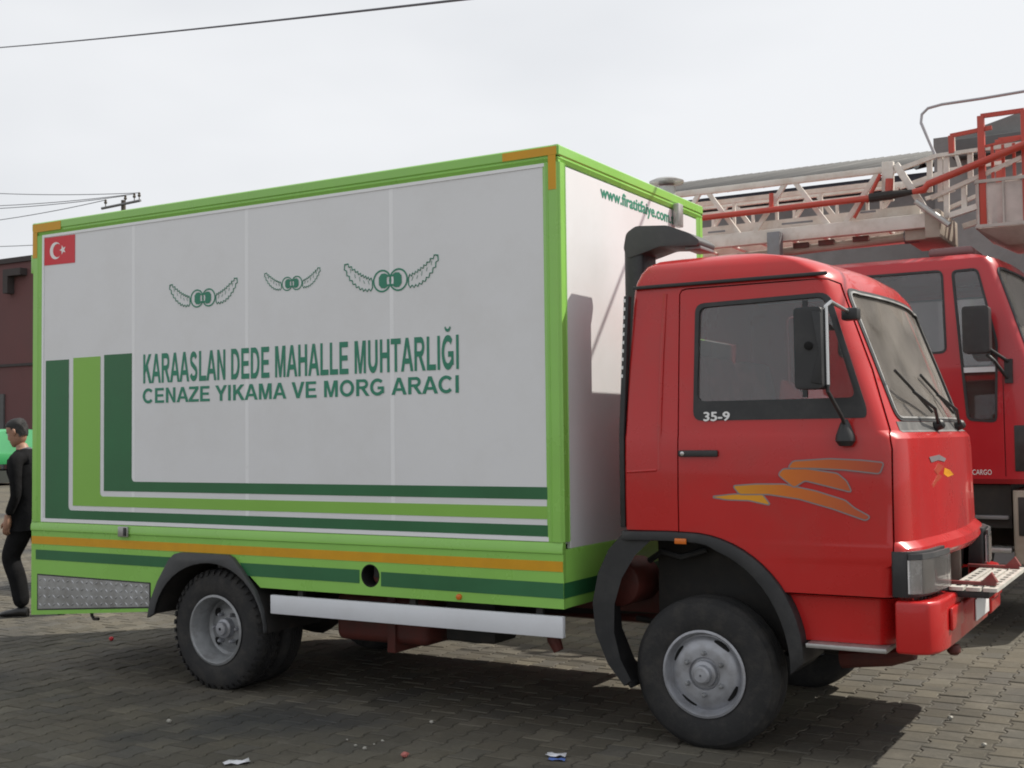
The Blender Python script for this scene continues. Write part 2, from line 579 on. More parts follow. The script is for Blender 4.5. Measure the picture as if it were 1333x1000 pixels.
# ------------------------------------------------------------------ ground: concrete block paving
def paving_material(name, brick):
    m = bpy.data.materials.new(name)
    m.use_nodes = True
    t = m.node_tree
    L = t.links.new
    b = t.nodes['Principled BSDF']
    g = t.nodes.new('ShaderNodeNewGeometry')

    def noise(scale, det=6.0, rough=0.6):
        n = t.nodes.new('ShaderNodeTexNoise')
        n.inputs['Scale'].default_value = scale
        n.inputs['Detail'].default_value = det
        n.inputs['Roughness'].default_value = rough
        L(g.outputs['Position'], n.inputs['Vector'])
        return n.outputs['Fac']

    def rng(src, a, b_, c, d):
        r = t.nodes.new('ShaderNodeMapRange')
        for k, v in zip(('From Min', 'From Max', 'To Min', 'To Max'), (a, b_, c, d)):
            r.inputs[k].default_value = v
        L(src, r.inputs['Value'])
        return r.outputs[0]

    def mix(f, c1, c2, mode='MIX'):
        x = t.nodes.new('ShaderNodeMixRGB')
        x.blend_type = mode
        for s, v in ((x.inputs['Fac'], f), (x.inputs['Color1'], c1), (x.inputs['Color2'], c2)):
            if isinstance(v, (tuple, float, int)):
                s.default_value = v
            else:
                L(v, s)
        return x.outputs[0]
    if brick:
        br = t.nodes.new('ShaderNodeTexBrick')
        br.inputs['Scale'].default_value = 1.0
        br.inputs['Brick Width'].default_value = 0.20
        br.inputs['Row Height'].default_value = 0.16
        br.inputs['Mortar Size'].default_value = 0.006
        br.inputs['Color1'].default_value = (0.150, 0.130, 0.096, 1)
        br.inputs['Color2'].default_value = (0.130, 0.114, 0.086, 1)
        br.inputs['Mortar'].default_value = (0.07, 0.06, 0.047, 1)
        mpn = t.nodes.new('ShaderNodeMapping')
        mpn.inputs['Rotation'].default_value = (0, 0, pi / 2)
        L(g.outputs['Position'], mpn.inputs[0])
        L(mpn.outputs[0], br.inputs['Vector'])
        col = br.outputs['Color']
    else:
        at_ = t.nodes.new('ShaderNodeAttribute')
        at_.attribute_name = 'v'
        oi = t.nodes.new('ShaderNodeObjectInfo')
        ad = t.nodes.new('ShaderNodeMath')
        ad.operation = 'ADD'
        L(at_.outputs['Fac'], ad.inputs[0])
        L(oi.outputs['Random'], ad.inputs[1])
        fr = t.nodes.new('ShaderNodeMath')
        fr.operation = 'FRACT'
        L(ad.outputs[0], fr.inputs[0])
        cr_ = t.nodes.new('ShaderNodeValToRGB')
        e = cr_.color_ramp.elements
        e[0].position, e[0].color = 0.0, (0.092, 0.083, 0.064, 1)
        e[1].position, e[1].color = 1.0, (0.170, 0.151, 0.112, 1)
        e2 = e.new(0.5)
        e2.color = (0.138, 0.121, 0.090, 1)
        e3 = e.new(0.75)
        e3.color = (0.112, 0.104, 0.087, 1)
        L(fr.outputs[0], cr_.inputs[0])
        col = cr_.outputs[0]
    col = mix(rng(noise(0.9, 7, 0.65), 0.46, 0.68, 0.0, 0.75), col, (0.085, 0.077, 0.064, 1))        # worn dirt
    col = mix(rng(noise(2.3, 8, 0.7), 0.52, 0.72, 0.0, 0.55), col, (0.205, 0.185, 0.150, 1))           # pale dust
    col = mix(rng(noise(0.55, 5, 0.55), 0.56, 0.68, 0.0, 0.75), col, (0.045, 0.047, 0.050, 1))       # oil and damp patches
    col = mix(0.30, col, mix(1.0, col, rng(noise(45.0, 3, 0.6), 0.25, 0.75, 0.55, 1.45), 'MULTIPLY'))
    col = mix(1.0, col, (0.86, 0.875, 0.895, 1), 'MULTIPLY')
    L(col, b.inputs['Base Color'])
    L(rng(noise(0.8, 6, 0.6), 0.35, 0.65, 0.72, 0.95), b.inputs['Roughness'])
    b.inputs['Specular IOR Level'].default_value = 0.3
    bp = t.nodes.new('ShaderNodeBump')
    bp.inputs['Strength'].default_value = 0.45
    bp.inputs['Distance'].default_value = 0.004
    L(noise(120.0, 3, 0.6), bp.inputs['Height'])
    L(bp.outputs[0], b.inputs['Normal'])
    MATS[name] = m


paving_material('paver_stone', False)
paving_material('paving_far', True)
mat('joint_sand', (0.05, 0.044, 0.035), 0.95, var=0.3, vscale=8)

PX0, PX1, PY0, PY1 = -10.08, 9.6, -2.6, 11.0
CW, CL = 0.16, 0.20
_m = MB()
_R = 700.0
_xs = [-_R, PX0, PX1, _R]
_ys = [-_R, PY0, PY1, _R]
for i in range(3):
    for j in range(3):
        if i == 1 and j == 1:
            continue
        _m.add([(_xs[i], _ys[j], -0.006), (_xs[i + 1], _ys[j], -0.006), (_xs[i + 1], _ys[j + 1], -0.006), (_xs[i], _ys[j + 1], -0.006)], [(0, 1, 2, 3)])
_m.cur = 1
_m.add([(PX0, PY0, -0.006), (PX1, PY0, -0.006), (PX1, PY1, -0.006), (PX0, PY1, -0.006)], [(0, 1, 2, 3)])
pavement = _m.build('pavement', ['paving_far', 'joint_sand'], sm=0)
pavement['kind'] = 'structure'


def paver_outline(g=0.0035):
    w, d, l = CW / 2, 0.011, CL / 2 - g
    a, b = CL * 0.32, CL * 0.18
    W, N = w + d - g, w - d - g
    return [(-W, -l), (W, -l), (W, -a), (N, -b), (N, b), (W, a), (W, l), (-W, l), (-W, a), (-N, b), (-N, -b), (-W, -a)]


OUT = paver_outline()
TOP = [(x * 0.93, y * 0.945) for x, y in OUT]
NP = len(OUT)


def paver_verts(cx, cy, dz, tx, ty):
    vs = [(cx + x, cy + y, -0.02) for x, y in OUT]
    vs += [(cx + x, cy + y, -0.0045 + dz + x * tx + y * ty) for x, y in OUT]
    vs += [(cx + x, cy + y, dz + x * tx + y * ty) for x, y in TOP]
    return vs


PF = [(i, (i + 1) % NP, (i + 1) % NP + NP, i + NP) for i in range(NP)] + \
     [(i + NP, (i + 1) % NP + NP, (i + 1) % NP + 2 * NP, i + 2 * NP) for i in range(NP)] + [tuple(range(2 * NP, 3 * NP))]

spots = []
nx, ny = int((PX1 - PX0) / CW), int((PY1 - PY0) / CL)
for i in range(nx):
    for j in range(ny):
        cx = PX0 + (i + 0.5) * CW
        cy = PY0 + (j + 0.5 + 0.5 * (i % 2)) * CL
        d = Vector((cx, cy, 0)) - CAMP
        zz = d.dot(FW)
        if zz < 1:
            continue
        px, py = 666.5 + FPX * d.dot(RT) / zz, 500 - FPX * d.dot(UP) / zz
        hidden = (230 < px < 830 and py < 872) or py < 730
        inview = -5 < px < 1338 and py < 1012 and not hidden
        if -700 < px < 2000 and py < 1500:
            spots.append((not inview, zz, cx, cy))
spots.sort()
pm = []
for k in range(6):
    me = bpy.data.meshes.new('paver')
    me.from_pydata(paver_verts(0, 0, RND.uniform(-0.003, 0.0015), RND.uniform(-0.02, 0.02), RND.uniform(-0.02, 0.02)), [], PF)
    me.materials.append(MATS['paver_stone'])
    a = me.attributes.new('v', 'FLOAT', 'FACE')
    me.update()
    pm.append(me)
for k, (_, _, cx, cy) in enumerate(spots[:300]):
    o = bpy.data.objects.new('paver', pm[RND.randrange(6)])
    COL.objects.link(o)
    o.parent = pavement
    o.location = (cx, cy, 0)
vs, fs, av = [], [], []
for (_, _, cx, cy) in spots[300:]:
    o = len(vs)
    vs += paver_verts(cx, cy, RND.uniform(-0.003, 0.0015), RND.uniform(-0.02, 0.02), RND.uniform(-0.02, 0.02))
    fs += [tuple(i + o for i in q) for q in PF]
    av += [RND.random()] * len(PF)
me = bpy.data.meshes.new('paver_field')
me.from_pydata(vs, [], fs)
a = me.attributes.new('v', 'FLOAT', 'FACE')
a.data.foreach_set('value', av)
me.materials.append(MATS['paver_stone'])
o = bpy.data.objects.new('paver_field', me)
COL.objects.link(o)
o.parent = pavement
o['kind'] = 'stuff'

# ------------------------------------------------------------------ concrete hall with corrugated roof, behind the fire truck
BY = 11.0
hall = thing('concrete_building', 'grey rendered concrete building with corrugated sheet roof behind the red fire truck', 'building', (6, BY + 4, 0))
zt = at(1000, 239, 1, BY - 0.34).z
XS = at(1243, 190, 1, BY + 0.3).x
m = MB()
m.box(-3.0, 16.0, BY, BY + 8, -0.03, zt - 0.22)
m.build('wall', 'concrete', hall)
m = MB()
m.box(-3.15, 16.1, BY - 0.14, BY + 0.0 - 0.002, zt - 0.24, zt - 0.06)
m.build('fascia', 'fascia_blue', hall, bev=0.01)
# corrugated sheets: each sheet one part
rz1 = at(1000, 226, 1, BY + 8.3).z
rz0 = at(1000, 239, 1, BY - 0.34).z
pitch = 0.177
sheet_w = pitch * 6
prof = lambda x: 0.05 * cos(2 * pi * x / pitch)
base = MB()
ns = 48
pts = []
for i in range(ns + 1):
    x = sheet_w * i / ns
    pts.append((x, prof(x)))
V, F = [], []
for k, (yy, zz) in enumerate(((-0.34, 0.0), (8.3, rz1 - rz0))):
    for th in (0.0, -0.008):
        V += [(x, yy, z + zz + th) for x, z in pts]
n1 = ns + 1
for i in range(ns):
    F += [(i, i + 1, 2 * n1 + i + 1, 2 * n1 + i), (n1 + i, 3 * n1 + i, 3 * n1 + i + 1, n1 + i + 1), (i, n1 + i, n1 + i + 1, i + 1)]
sheet = MB().add(V, F).mesh('roof_sheet')
sheet.materials.append(MATS['roof_sheet'])
sheet.polygons.foreach_set('use_smooth', [True] * len(sheet.polygons))
for i in range(18):
    o = bpy.data.objects.new('roof_sheet', sheet)
    COL.objects.link(o)
    o.parent = hall
    o.location = (-3.2 + i * (sheet_w - 0.004) - 6, BY - (BY + 4), rz0 + 0.003 * (i % 2))
# the higher, rougher end block
eb = thing('concrete_block_house', 'taller bare concrete block with ragged top behind the ladder cage', 'building', (XS + 3, BY - 0.6, 0))
zb1 = at(1290, 160, 1, BY - 1.2).z
m = MB()
m.prism([(XS, -0.03), (XS + 7, -0.03), (XS + 7, zb1 + 0.35), (XS + 3.0, zb1 + 0.3), (XS + 2.2, zb1 + 0.13), (XS + 1.0, zb1 + 0.08), (XS + 0.28, zb1 - 0.1), (XS, zb1 - 0.1)], 1, BY - 1.2, BY - 0.45)
m.build('wall', 'concrete', eb)
m = MB()
m.box(XS + 0.25, XS + 6.8, BY - 1.42, BY - 1.203, zb1 - 0.42, zb1 - 0.20)
m.build('ledge', 'concrete_dark', eb, bev=0.012)

# ------------------------------------------------------------------ maroon building, stall, pole and wires far to the left
mb = thing('maroon_building', 'long maroon clad building beyond the yard at the back', 'building', (-50, 36, 0))
mz = at(20, 335.5, 1, 32).z
m = MB()
m.box(-85, -27, 32, 42, -0.03, mz - 0.25)
m.build('wall', 'maroon_wall', mb)
m = MB()
m.box(-85.1, -26.9, 31.9, 42.1, mz - 0.248, mz)
m.build('roof_edge', 'maroon_dark', mb)
m = MB()
p0, p1 = at(-30, 478, 1, 32), at(60, 480, 1, 32)
m.box(p0.x - 30, p1.x + 8, 31.93, 31.998, p0.z - 0.08, p0.z + 0.05)
m.build('cladding_joint', 'maroon_dark', mb)
p = at(24, 362, 1, 32)
m = MB()
m.box(p.x - 0.65, p.x + 0.65, 31.6, 31.995, p.z + 0.08, p.z + 0.42)
m.box(p.x - 0.65, p.x - 0.3, 31.6, 31.995, p.z - 0.75, p.z + 0.079)
m.build('wall_bracket', 'maroon_dark', mb)
p0, p1 = at(-40, 515, 1, 32), at(6, 640, 1, 32)
m = MB()
m.box(p0.x, p1.x, 31.9, 31.99, -0.02, p0.z)
m.build('door', 'concrete_dark', mb)

gy = 23.5
pa, pb, pc, pd = at(-150, 565, 1, gy), at(27, 565, 1, gy), at(27, 590, 1, gy), at(27, 604, 1, gy)
st = thing('market_stall', 'green canopied stall in the yard in front of the maroon building', 'stall', ((pa.x + pb.x) / 2, gy, 0))
m = MB()
m.prism([(gy - 1.4, pc.z), (gy + 1.4, pc.z), (gy + 1.2, pa.z), (gy + 0.1, pa.z + 0.1), (gy - 1.0, pa.z - 0.02)], 0, pa.x, pb.x)
m.build('canopy', 'canopy_green', st, sm=0)
m = MB()
m.box(pa.x - 0.05, pb.x + 0.05, gy - 1.45, gy + 1.45, pd.z, pc.z - 0.002)
m.build('canopy_edge', 'canopy_edge', st, bev=0.02)
m = MB()
m.box(pa.x + 0.1, pb.x - 0.1, gy - 1.1, gy + 1.2, 0.10, 0.55)
m.build('counter', 'stall_dark', st)
for q in (0.06, 0.5, 0.94):
    for s in (-1.25, 1.25):
        x = pa.x + (pb.x - pa.x) * q
        m = MB()
        m.box(x - 0.04, x + 0.04, gy + s - 0.04, gy + s + 0.04, -0.006, pd.z)
        m.build('post', 'steel_grey', st)
k = 0
x = pb.x - 0.55
while x > pb.x - 2.2:
    m = MB()
    m.box(x - 0.24, x + 0.24, gy - 1.08, gy - 0.55, 0.552, 0.62)
    cr_o = tag(m.build('produce_crate', 'stall_dark'), 'shallow crate of yellow produce on the green canopied stall', 'crate', 'crates on the green stall')
    mm = MB()
    for a_ in range(4):
        for b_ in range(4):
            mm.lathe([(0.005, -0.055), (0.05, -0.03), (0.06, 0.0), (0.05, 0.03), (0.005, 0.055)], (x - 0.17 + a_ * 0.115, gy - 1.0 + b_ * 0.12, 0.66), (0, 0, 1), 8)
    o = mm.build('produce', 'produce_yellow', cr_o)
    o['kind'] = 'stuff'
    x -= 0.72


def pole(name, label, x, y, h, group):
    t = thing(name, label, 'utility pole', (x, y, 0), group)
    m = MB()
    m.tube([(x, y, -0.006), (x, y, h * 0.5), (x, y, h)], [0.16, 0.13, 0.10], 12)
    m.build('post', 'wood_pole', t)
    return t


PY = 30.0
a0, a1 = at(137, 272, 1, PY), at(185, 262, 1, PY)
pcx = (a0.x + a1.x) / 2
up = pole('utility_pole', 'timber utility pole whose crossarm peeks over the white box body', pcx, PY, a0.z + 0.25, None)
m = MB()
m.tube([a0 + Vector((-0.05, -0.14, 0)), a1 + Vector((0.05, -0.14, 0.0))], 0.06, 8)
m.build('crossarm', 'steel_grey', up)
ins = []
for q in (0.08, 0.62, 0.86, 0.99):
    b_ = a0.lerp(a1, q) + Vector((0, -0.14, 0.04))
    m = MB()
    m.lathe([(0.02, 0), (0.02, 0.12), (0.06, 0.14), (0.07, 0.2), (0.04, 0.24), (0.06, 0.28), (0.02, 0.33)], b_, (0, 0, 1), 10)
    m.build('insulator', 'wood_pole', up)
    ins.append(b_ + Vector((0, 0, 0.3)))
lx = at(-150, 300, 1, 28.0).x
lp = pole('utility_pole', 'timber utility pole at the open end of the maroon building', lx, 28.0, 13.4, None)


def wire(name, label, p, q, sag, r, group=None, n=24, m_='wire_black'):
    pts = []
    for i in range(n + 1):
        t = i / n
        v = p.lerp(q, t)
        pts.append(v + Vector((0, 0, -4 * sag * t * (1 - t))))
    return tag(MB().tube(pts, r, 6).build(name, m_), label, 'wire', group)


for i, (py_, q_) in enumerate(((240, 3), (268, 2), (273, 1), (300, 0), (318, 0))):
    e = at(-150, py_, 1, 28.0)
    s = ins[q_] if i < 4 else Vector((pcx, PY - 0.12, a0.z - 1.4))
    e.x = lx
    wire('overhead_wire', 'thin dark wire strung between the far utility poles', s, e, 0.25, 0.016, 'wires between the far utility poles')


def ray(px, py, dep):
    return CAMP + (FW + RT * ((px - 666.5) / FPX) - UP * ((py - 500) / FPX)) * dep


c0, c1 = ray(0, 62, 30) + Vector((0, 0, 0.083)), ray(598, 0, 12.5) + Vector((0, 0, 0.155))
dv = (c1 - c0)
ce0, ce1 = c0 - dv * 0.35, c1 + dv * 0.95
pole('utility_pole', 'timber utility pole holding the thick cable over the yard', ce0.x, ce0.y + 0.12, ce0.z + 0.3, None)
pole('utility_pole', 'timber utility pole out in the yard across from the truck', ce1.x, ce1.y - 0.12, ce1.z + 0.3, None)
wire('overhead_cable', 'thick dark cable crossing the white sky above the box truck', ce0, ce1, 0.16, 0.014, None, 40)

# ================================================================== the box truck
BL, BW, BT, BZ = 4.37, 2.147, 3.228, 0.686
truck = thing('box_truck', 'small red cab truck with white and green box body carrying green lettering', 'truck', (3.1, 1.07, 0))

# ---------------- cargo box
m = MB()
m.box(0.03, BL - 0.03, 0.03, BW - 0.03, 1.03, BT - 0.035)
box = m.build('cargo_box', 'white_panel', truck)
seams = [0.10, 1.045, 2.085, 3.235, 4.302]
for a, b in zip(seams[:-1], seams[1:]):
    MB().box(a + 0.0015, b - 0.0015, 0.006, 0.029, 1.045, 3.128).build('side_panel', 'white_panel', box, bev=0.0015, seg=1)
    MB().box(a + 0.0015, b - 0.0015, BW - 0.029, BW - 0.006, 1.045, 3.128).build('side_panel', 'white_panel', box)
MB().box(BL - 0.029, BL - 0.006, 0.10, BW - 0.10, 1.005, 3.118).build('front_panel', 'white_panel', box, bev=0.002, seg=1)
MB().box(0.006, 0.029, 0.10, BW / 2 - 0.004, 0.99, 3.1).build('rear_door', 'white_panel', box, bev=0.002, seg=1)
MB().box(0.006, 0.029, BW / 2 + 0.004, BW - 0.10, 0.99, 3.1).build('rear_door', 'white_panel', box, bev=0.002, seg=1)
MB().box(0.04, BL - 0.04, 0.04, BW - 0.04, BT - 0.034, BT - 0.012).build('roof', 'white_panel', box)

# rails: a flat outer band and a lower inner bead
def rail_prof():
    return [(-0.004, 0.0), (0.062, 0.0), (0.066, -0.004), (0.074, -0.004), (0.10, 0.010), (0.10, 0.028), (-0.004, 0.028)]


def rail(name, p0, along, inn, out, length):
    """p0: outer corner line start; inn: unit vector from the edge towards the panel; out: outward normal"""
    p0, along, inn, out = Vector(p0), Vector(along), Vector(inn), Vector(out)
    pf = [(0.004, 0.0), (0.012, 0.008), (0.058, 0.008), (0.066, 0.002), (0.072, 0.002), (0.078, 0.006), (0.100, -0.004), (0.100, -0.026), (0.004, -0.026)]
    n = len(pf)
    vs = [p0 + along * l + inn * a + out * (b - 0.002) for l in (0, length) for a, b in pf]
    fs = [(i, (i + 1) % n, (i + 1) % n + n, i + n) for i in range(n)] + [tuple(range(n - 1, -1, -1)), tuple(range(n, 2 * n))]
    return MB().add(vs, fs).build(name, 'green_paint', box, fix=True, sm=25)


X, Y_, Z = Vector((1, 0, 0)), Vector((0, 1, 0)), Vector((0, 0, 1))
for y, o_ in ((0, -Y_), (BW, Y_)):
    rail('top_rail', (0.0, y, BT), X, -Z, o_, BL)
    rail('corner_rail', (0, y, 1.045), Z, X, o_, BT - 1.045 - 0.1)
    rail('corner_rail', (BL, y, 1.045), Z, -X, o_, BT - 1.045 - 0.1) if True else None
rail('top_rail', (BL, 0.0, BT), Y_, -Z, X, BW)
rail('top_rail', (0, 0.0, BT), Y_, -Z, -X, BW)
for x, o_ in ((0, -X), (BL, X)):
    rail('corner_rail', (x, 0, 1.045), Z, Y_, o_, BT - 1.045 - 0.1)
    rail('corner_rail', (x, BW, 1.045), Z, -Y_, o_, BT - 1.045 - 0.1)
for a in seams[1:-1]:
    MB().box(a - 0.014, a + 0.014, 0.0052, 0.0085, 1.071, 3.109).build('panel_joint', 'white_trim', box)
# bright inner trim round the near side panel
m = MB()
m.prism([(0.099, 1.047), (4.304, 1.047), (4.304, 3.129), (0.099, 3.129)], 1, 0.001, 0.0055, holes=[[(0.118, 1.07), (4.284, 1.07), (4.284, 3.11), (0.118, 3.11)]])
m.build('panel_trim', 'white_trim', box)

# lower skirts with wheel cut-out and the round filler hole
hx, hz, hr = 3.067, 0.803, 0.068
arch = [(1.236, 0.474), (1.285, 0.62), (1.47, 0.845), (1.55, 0.868), (1.93, 0.868), (2.03, 0.82), (2.20, BZ)]
skirt = [(0.0, 0.372)] + arch + [(BL, BZ), (BL, 1.044), (0.0, 1.044)]
hole = [(hx + hr * cos(2 * pi * k / 28), hz + hr * sin(2 * pi * k / 28)) for k in range(28)]
m = MB()
m.prism(skirt, 1, 0.0, 0.03, holes=[hole])
m.build('side_skirt', 'green_paint', box, bev=0.0)
m = MB()
m.prism(skirt, 1, BW - 0.03, BW)
m.build('side_skirt', 'green_paint', box)
MB().box(BL - 0.03, BL, 0.031, BW - 0.031, BZ, 1.004).build('front_skirt', 'green_paint', box, bev=0.003)
MB().box(0.0, 0.03, 0.031, BW - 0.031, 0.5, 0.985).build('rear_skirt', 'green_paint', box, bev=0.003)
MB().box(0.035, BL - 0.035, 0.035, BW - 0.035, 0.95, 1.02).build('floor', 'chassis_black', box)
# ledge of the lower rail above the tape
m = MB()
m.prism([(-0.008, 0.985), (-0.008, 1.018), (0.0, 1.04), (0.0, 0.98)], 0, 0.0, BL)
m.build('lower_rail', 'green_paint', box, fix=True)
m = MB()
m.lathe([(hr + 0.004, 0.03), (hr, -0.001), (hr - 0.006, -0.001), (hr - 0.006, 0.12), (0.0, 0.12)], (hx, 0.0, hz), (0, 1, 0), 28, cap=False)
m.build('filler_pipe', 'hole_black', box, fix=True)
m = MB()
m.lathe([(0.04, 0.0), (0.045, -0.02), (0.03, -0.035), (0.002, -0.035)], (hx + 0.012, 0.095, hz - 0.015), (0, 1, 0), 20, cap=False)
m.build('filler_cap', 'rust_red', box, fix=True)


def decal(name, poly, m_, y=-0.0015, th=0.001, par=None, holes=()):
    m = MB()
    m.prism(poly, 1, y - th, y, holes=holes)
    return m.build(name, m_, par or box, sm=0)


decal('orange_stripe', [(0.004, 0.886), (BL - 0.002, 0.886), (BL - 0.002, 0.942), (0.004, 0.942)], 'orange_tape')
# dark stripe along the skirt (broken by the wheel arch)
decal('dark_stripe', [(0.05, 0.775), (1.425, 0.775), (1.45, 0.845), (0.05, 0.845)], 'dark_green_film')
decal('dark_stripe', [(2.085, 0.755), (hx - 0.08, 0.755), (hx - 0.08, 0.835), (2.03, 0.835)], 'dark_green_film')
decal('dark_stripe', [(hx + 0.08, 0.745), (BL - 0.001, 0.742), (BL - 0.001, 0.825), (hx + 0.08, 0.83)], 'dark_green_film')
m = MB()
m.box(BL + 0.0012, BL + 0.0022, 0.001, BW - 0.001, 0.742, 0.825)
m.build('dark_stripe', 'dark_green_film', box, sm=0)
# corner tapes
for pts in (
        [(0.006, BT - 0.075), (0.31, BT - 0.075), (0.31, BT - 0.014), (0.006, BT - 0.014)],
        [(0.006, 2.965), (0.055, 2.965), (0.055, BT - 0.076), (0.006, BT - 0.076)],
        [(4.02, BT - 0.060), (BL - 0.005, BT - 0.060), (BL - 0.005, BT - 0.014), (4.02, BT - 0.014)],
        [(BL - 0.058, 2.975), (BL - 0.010, 2.975), (BL - 0.010, BT - 0.061), (BL - 0.058, BT - 0.061)]):
    decal('corner_tape', pts, 'orange_tape', y=-0.0068)
# three nested L stripes on the panels
PYF = 0.0045
def ell(x0, x1, ztop, zlo, zhi, r, m_):
    inner = [(x1 + r - r * cos(radians(a)), zhi + r - r * sin(radians(a))) for a in range(0, 91, 15)]
    decal('stripe', [(x0, ztop), (x0, zlo), (4.282, zlo), (4.282, zhi)] + inner[::-1] + [(x1, ztop)], m_, y=PYF)


ell(0.142, 0.390, 2.209, 1.073, 1.135, 0.03, 'dark_green_film')
ell(0.437, 0.717, 2.217, 1.168, 1.238, 0.03, 'light_green_film')
ell(0.756, 1.032, 2.224, 1.276, 1.343, 0.03, 'dark_green_film')
# flag
decal('flag', [(0.122, 2.905), (0.450, 2.900), (0.450, 3.103), (0.122, 3.106)], 'flag_red', y=PYF - 0.0002)
cx, cz, r1, r2 = 0.245, 3.003, 0.062, 0.049
a = radians(38)
oc = [(cx + r1 * cos(t), cz + r1 * sin(t)) for t in [a + (2 * pi - 2 * a) * i / 26 for i in range(27)]]
dx = 0.020
a2 = math.asin(r1 * sin(a) / r2)
ic = [(cx + dx + r2 * cos(t), cz + r2 * sin(t)) for t in [(2 * pi - a2) - (2 * pi - 2 * a2) * i / 26 for i in range(27)]]
decal('crescent', oc + ic[1:-1], 'flag_white', y=PYF - 0.0014)
sx, sz = 0.322, 3.003
decal('star', [(sx + (0.036 if i % 2 == 0 else 0.0145) * cos(pi + i * pi / 5), sz + (0.036 if i % 2 == 0 else 0.0145) * sin(pi + i * pi / 5)) for i in range(10)], 'flag_white', y=PYF - 0.0014)
# lettering
pl = lambda x0, z0: (lambda u, v, d: Vector((x0 + u, 0.0035 - 0.0008 * (0.5 + d), z0 + v)))
# bold sans capitals, each glyph from bars, slants and bent strokes
def stroke(path, th, closed=False):
    n = len(path)
    a_, b_ = [], []
    for i in range(n):
        p = Vector(path[i - 1] if (i > 0 or closed) else path[i])
        q = Vector(path[(i + 1) % n] if (i < n - 1 or closed) else path[i])
        t = (q - p).normalized()
        nn = Vector((-t.y, t.x)) * th / 2
        c_ = Vector(path[i])
        a_.append(tuple(c_ + nn))
        b_.append(tuple(c_ - nn))
    return [[a_[i], b_[i], b_[(i + 1) % n], a_[(i + 1) % n]] for i in range(n if closed else n - 1)]


def earc(cx, cy, rx, ry, a0, a1, n=18):
    return [(cx + rx * cos(radians(a0 + (a1 - a0) * i / n)), cy + ry * sin(radians(a0 + (a1 - a0) * i / n))) for i in range(n + 1)]


def rc(x0, y0, x1, y1):
    return [(x0, y0), (x1, y0), (x1, y1), (x0, y1)]


STEM = rc(0.10, 0, 0.30, 1)
GL = {
    'K': (1.0, [STEM, [(0.30, 0.33), (0.53, 0.565), (0.96, 1), (0.69, 1), (0.30, 0.59)], [(0.40, 0.50), (0.745, 0), (1.0, 0), (0.555, 0.66)]]),
    'A': (1.0, [[(0, 0), (0.22, 0), (0.50, 0.78), (0.50, 1), (0.39, 1)], [(1.0, 0), (0.78, 0), (0.50, 0.78), (0.50, 1), (0.61, 1)], rc(0.24, 0.225, 0.76, 0.385)]),
    'R': (1.0, [STEM, rc(0.30, 0.83, 0.62, 1), rc(0.30, 0.42, 0.60, 0.58), [(0.45, 0.42), (0.66, 0.45), (1.0, 0), (0.76, 0)]] + stroke(earc(0.61, 0.71, 0.205, 0.205, -90, 90), 0.18)),
    'S': (0.93, stroke(earc(0.46, 0.725, 0.26, 0.185, 15, 250) + earc(0.47, 0.280, 0.285, 0.19, 70, -165), 0.18)),
    'L': (0.85, [STEM, rc(0.30, 0, 0.82, 0.17)]),
    'N': (1.0, [rc(0.10, 0, 0.295, 1), rc(0.705, 0, 0.90, 1), [(0.295, 1), (0.295, 0.70), (0.705, 0), (0.705, 0.30)]]),
    'D': (1.0, [STEM, rc(0.30, 0.83, 0.48, 1), rc(0.30, 0, 0.48, 0.17)] + stroke(earc(0.47, 0.5, 0.36, 0.415, -90, 90), 0.185)),
    'E': (0.93, [STEM, rc(0.30, 0.83, 0.84, 1), rc(0.30, 0.42, 0.80, 0.58), rc(0.30, 0, 0.87, 0.17)]),
    'M': (1.16, [rc(0.10, 0, 0.285, 1), rc(0.875, 0, 1.06, 1), [(0.285, 1), (0.285, 0.66), (0.49, 0), (0.58, 0), (0.58, 0.26), (0.37, 1)], [(0.875, 1), (0.875, 0.66), (0.67, 0), (0.58, 0), (0.58, 0.26), (0.79, 1)]]),
    'H': (1.0, [STEM, rc(0.70, 0, 0.90, 1), rc(0.30, 0.43, 0.70, 0.60)]),
    'U': (1.0, [rc(0.10, 0.38, 0.295, 1), rc(0.705, 0.38, 0.90, 1)] + stroke(earc(0.5, 0.385, 0.3025, 0.295, 180, 360), 0.19)),
    'T': (0.85, [rc(0.02, 0.83, 0.83, 1), rc(0.325, 0, 0.525, 0.83)]),
    'I': (0.39, [STEM]),
    'C': (1.0, stroke(earc(0.52, 0.5, 0.385, 0.415, 42, 318, 26), 0.19)),
    'G': (1.08, stroke(earc(0.54, 0.5, 0.395, 0.415, 45, 318, 26), 0.19) + [rc(0.56, 0.37, 0.98, 0.53), rc(0.80, 0.13, 0.98, 0.37)]),
    'O': (1.08, stroke(earc(0.54, 0.5, 0.395, 0.415, 0, 360, 30)[:-1], 0.19, True)),
    'Z': (0.85, [rc(0.04, 0.83, 0.81, 1), rc(0.02, 0, 0.83, 0.17), [(0.02, 0.17), (0.28, 0.17), (0.81, 0.83), (0.55, 0.83)]]),
    'Y': (0.93, [[(0, 1), (0.24, 1), (0.465, 0.62), (0.69, 1), (0.93, 1), (0.565, 0.40), (0.565, 0), (0.365, 0), (0.365, 0.40)]]),
    'V': (0.93, [[(0, 1), (0.225, 1), (0.465, 0.28), (0.705, 1), (0.93, 1), (0.57, 0), (0.36, 0)]]),
    ' ': (0.39, [])}
GL['\u011e'] = (1.08, GL['G'][1] + stroke(earc(0.53, 1.26, 0.20, 0.12, 185, 355, 10), 0.085))


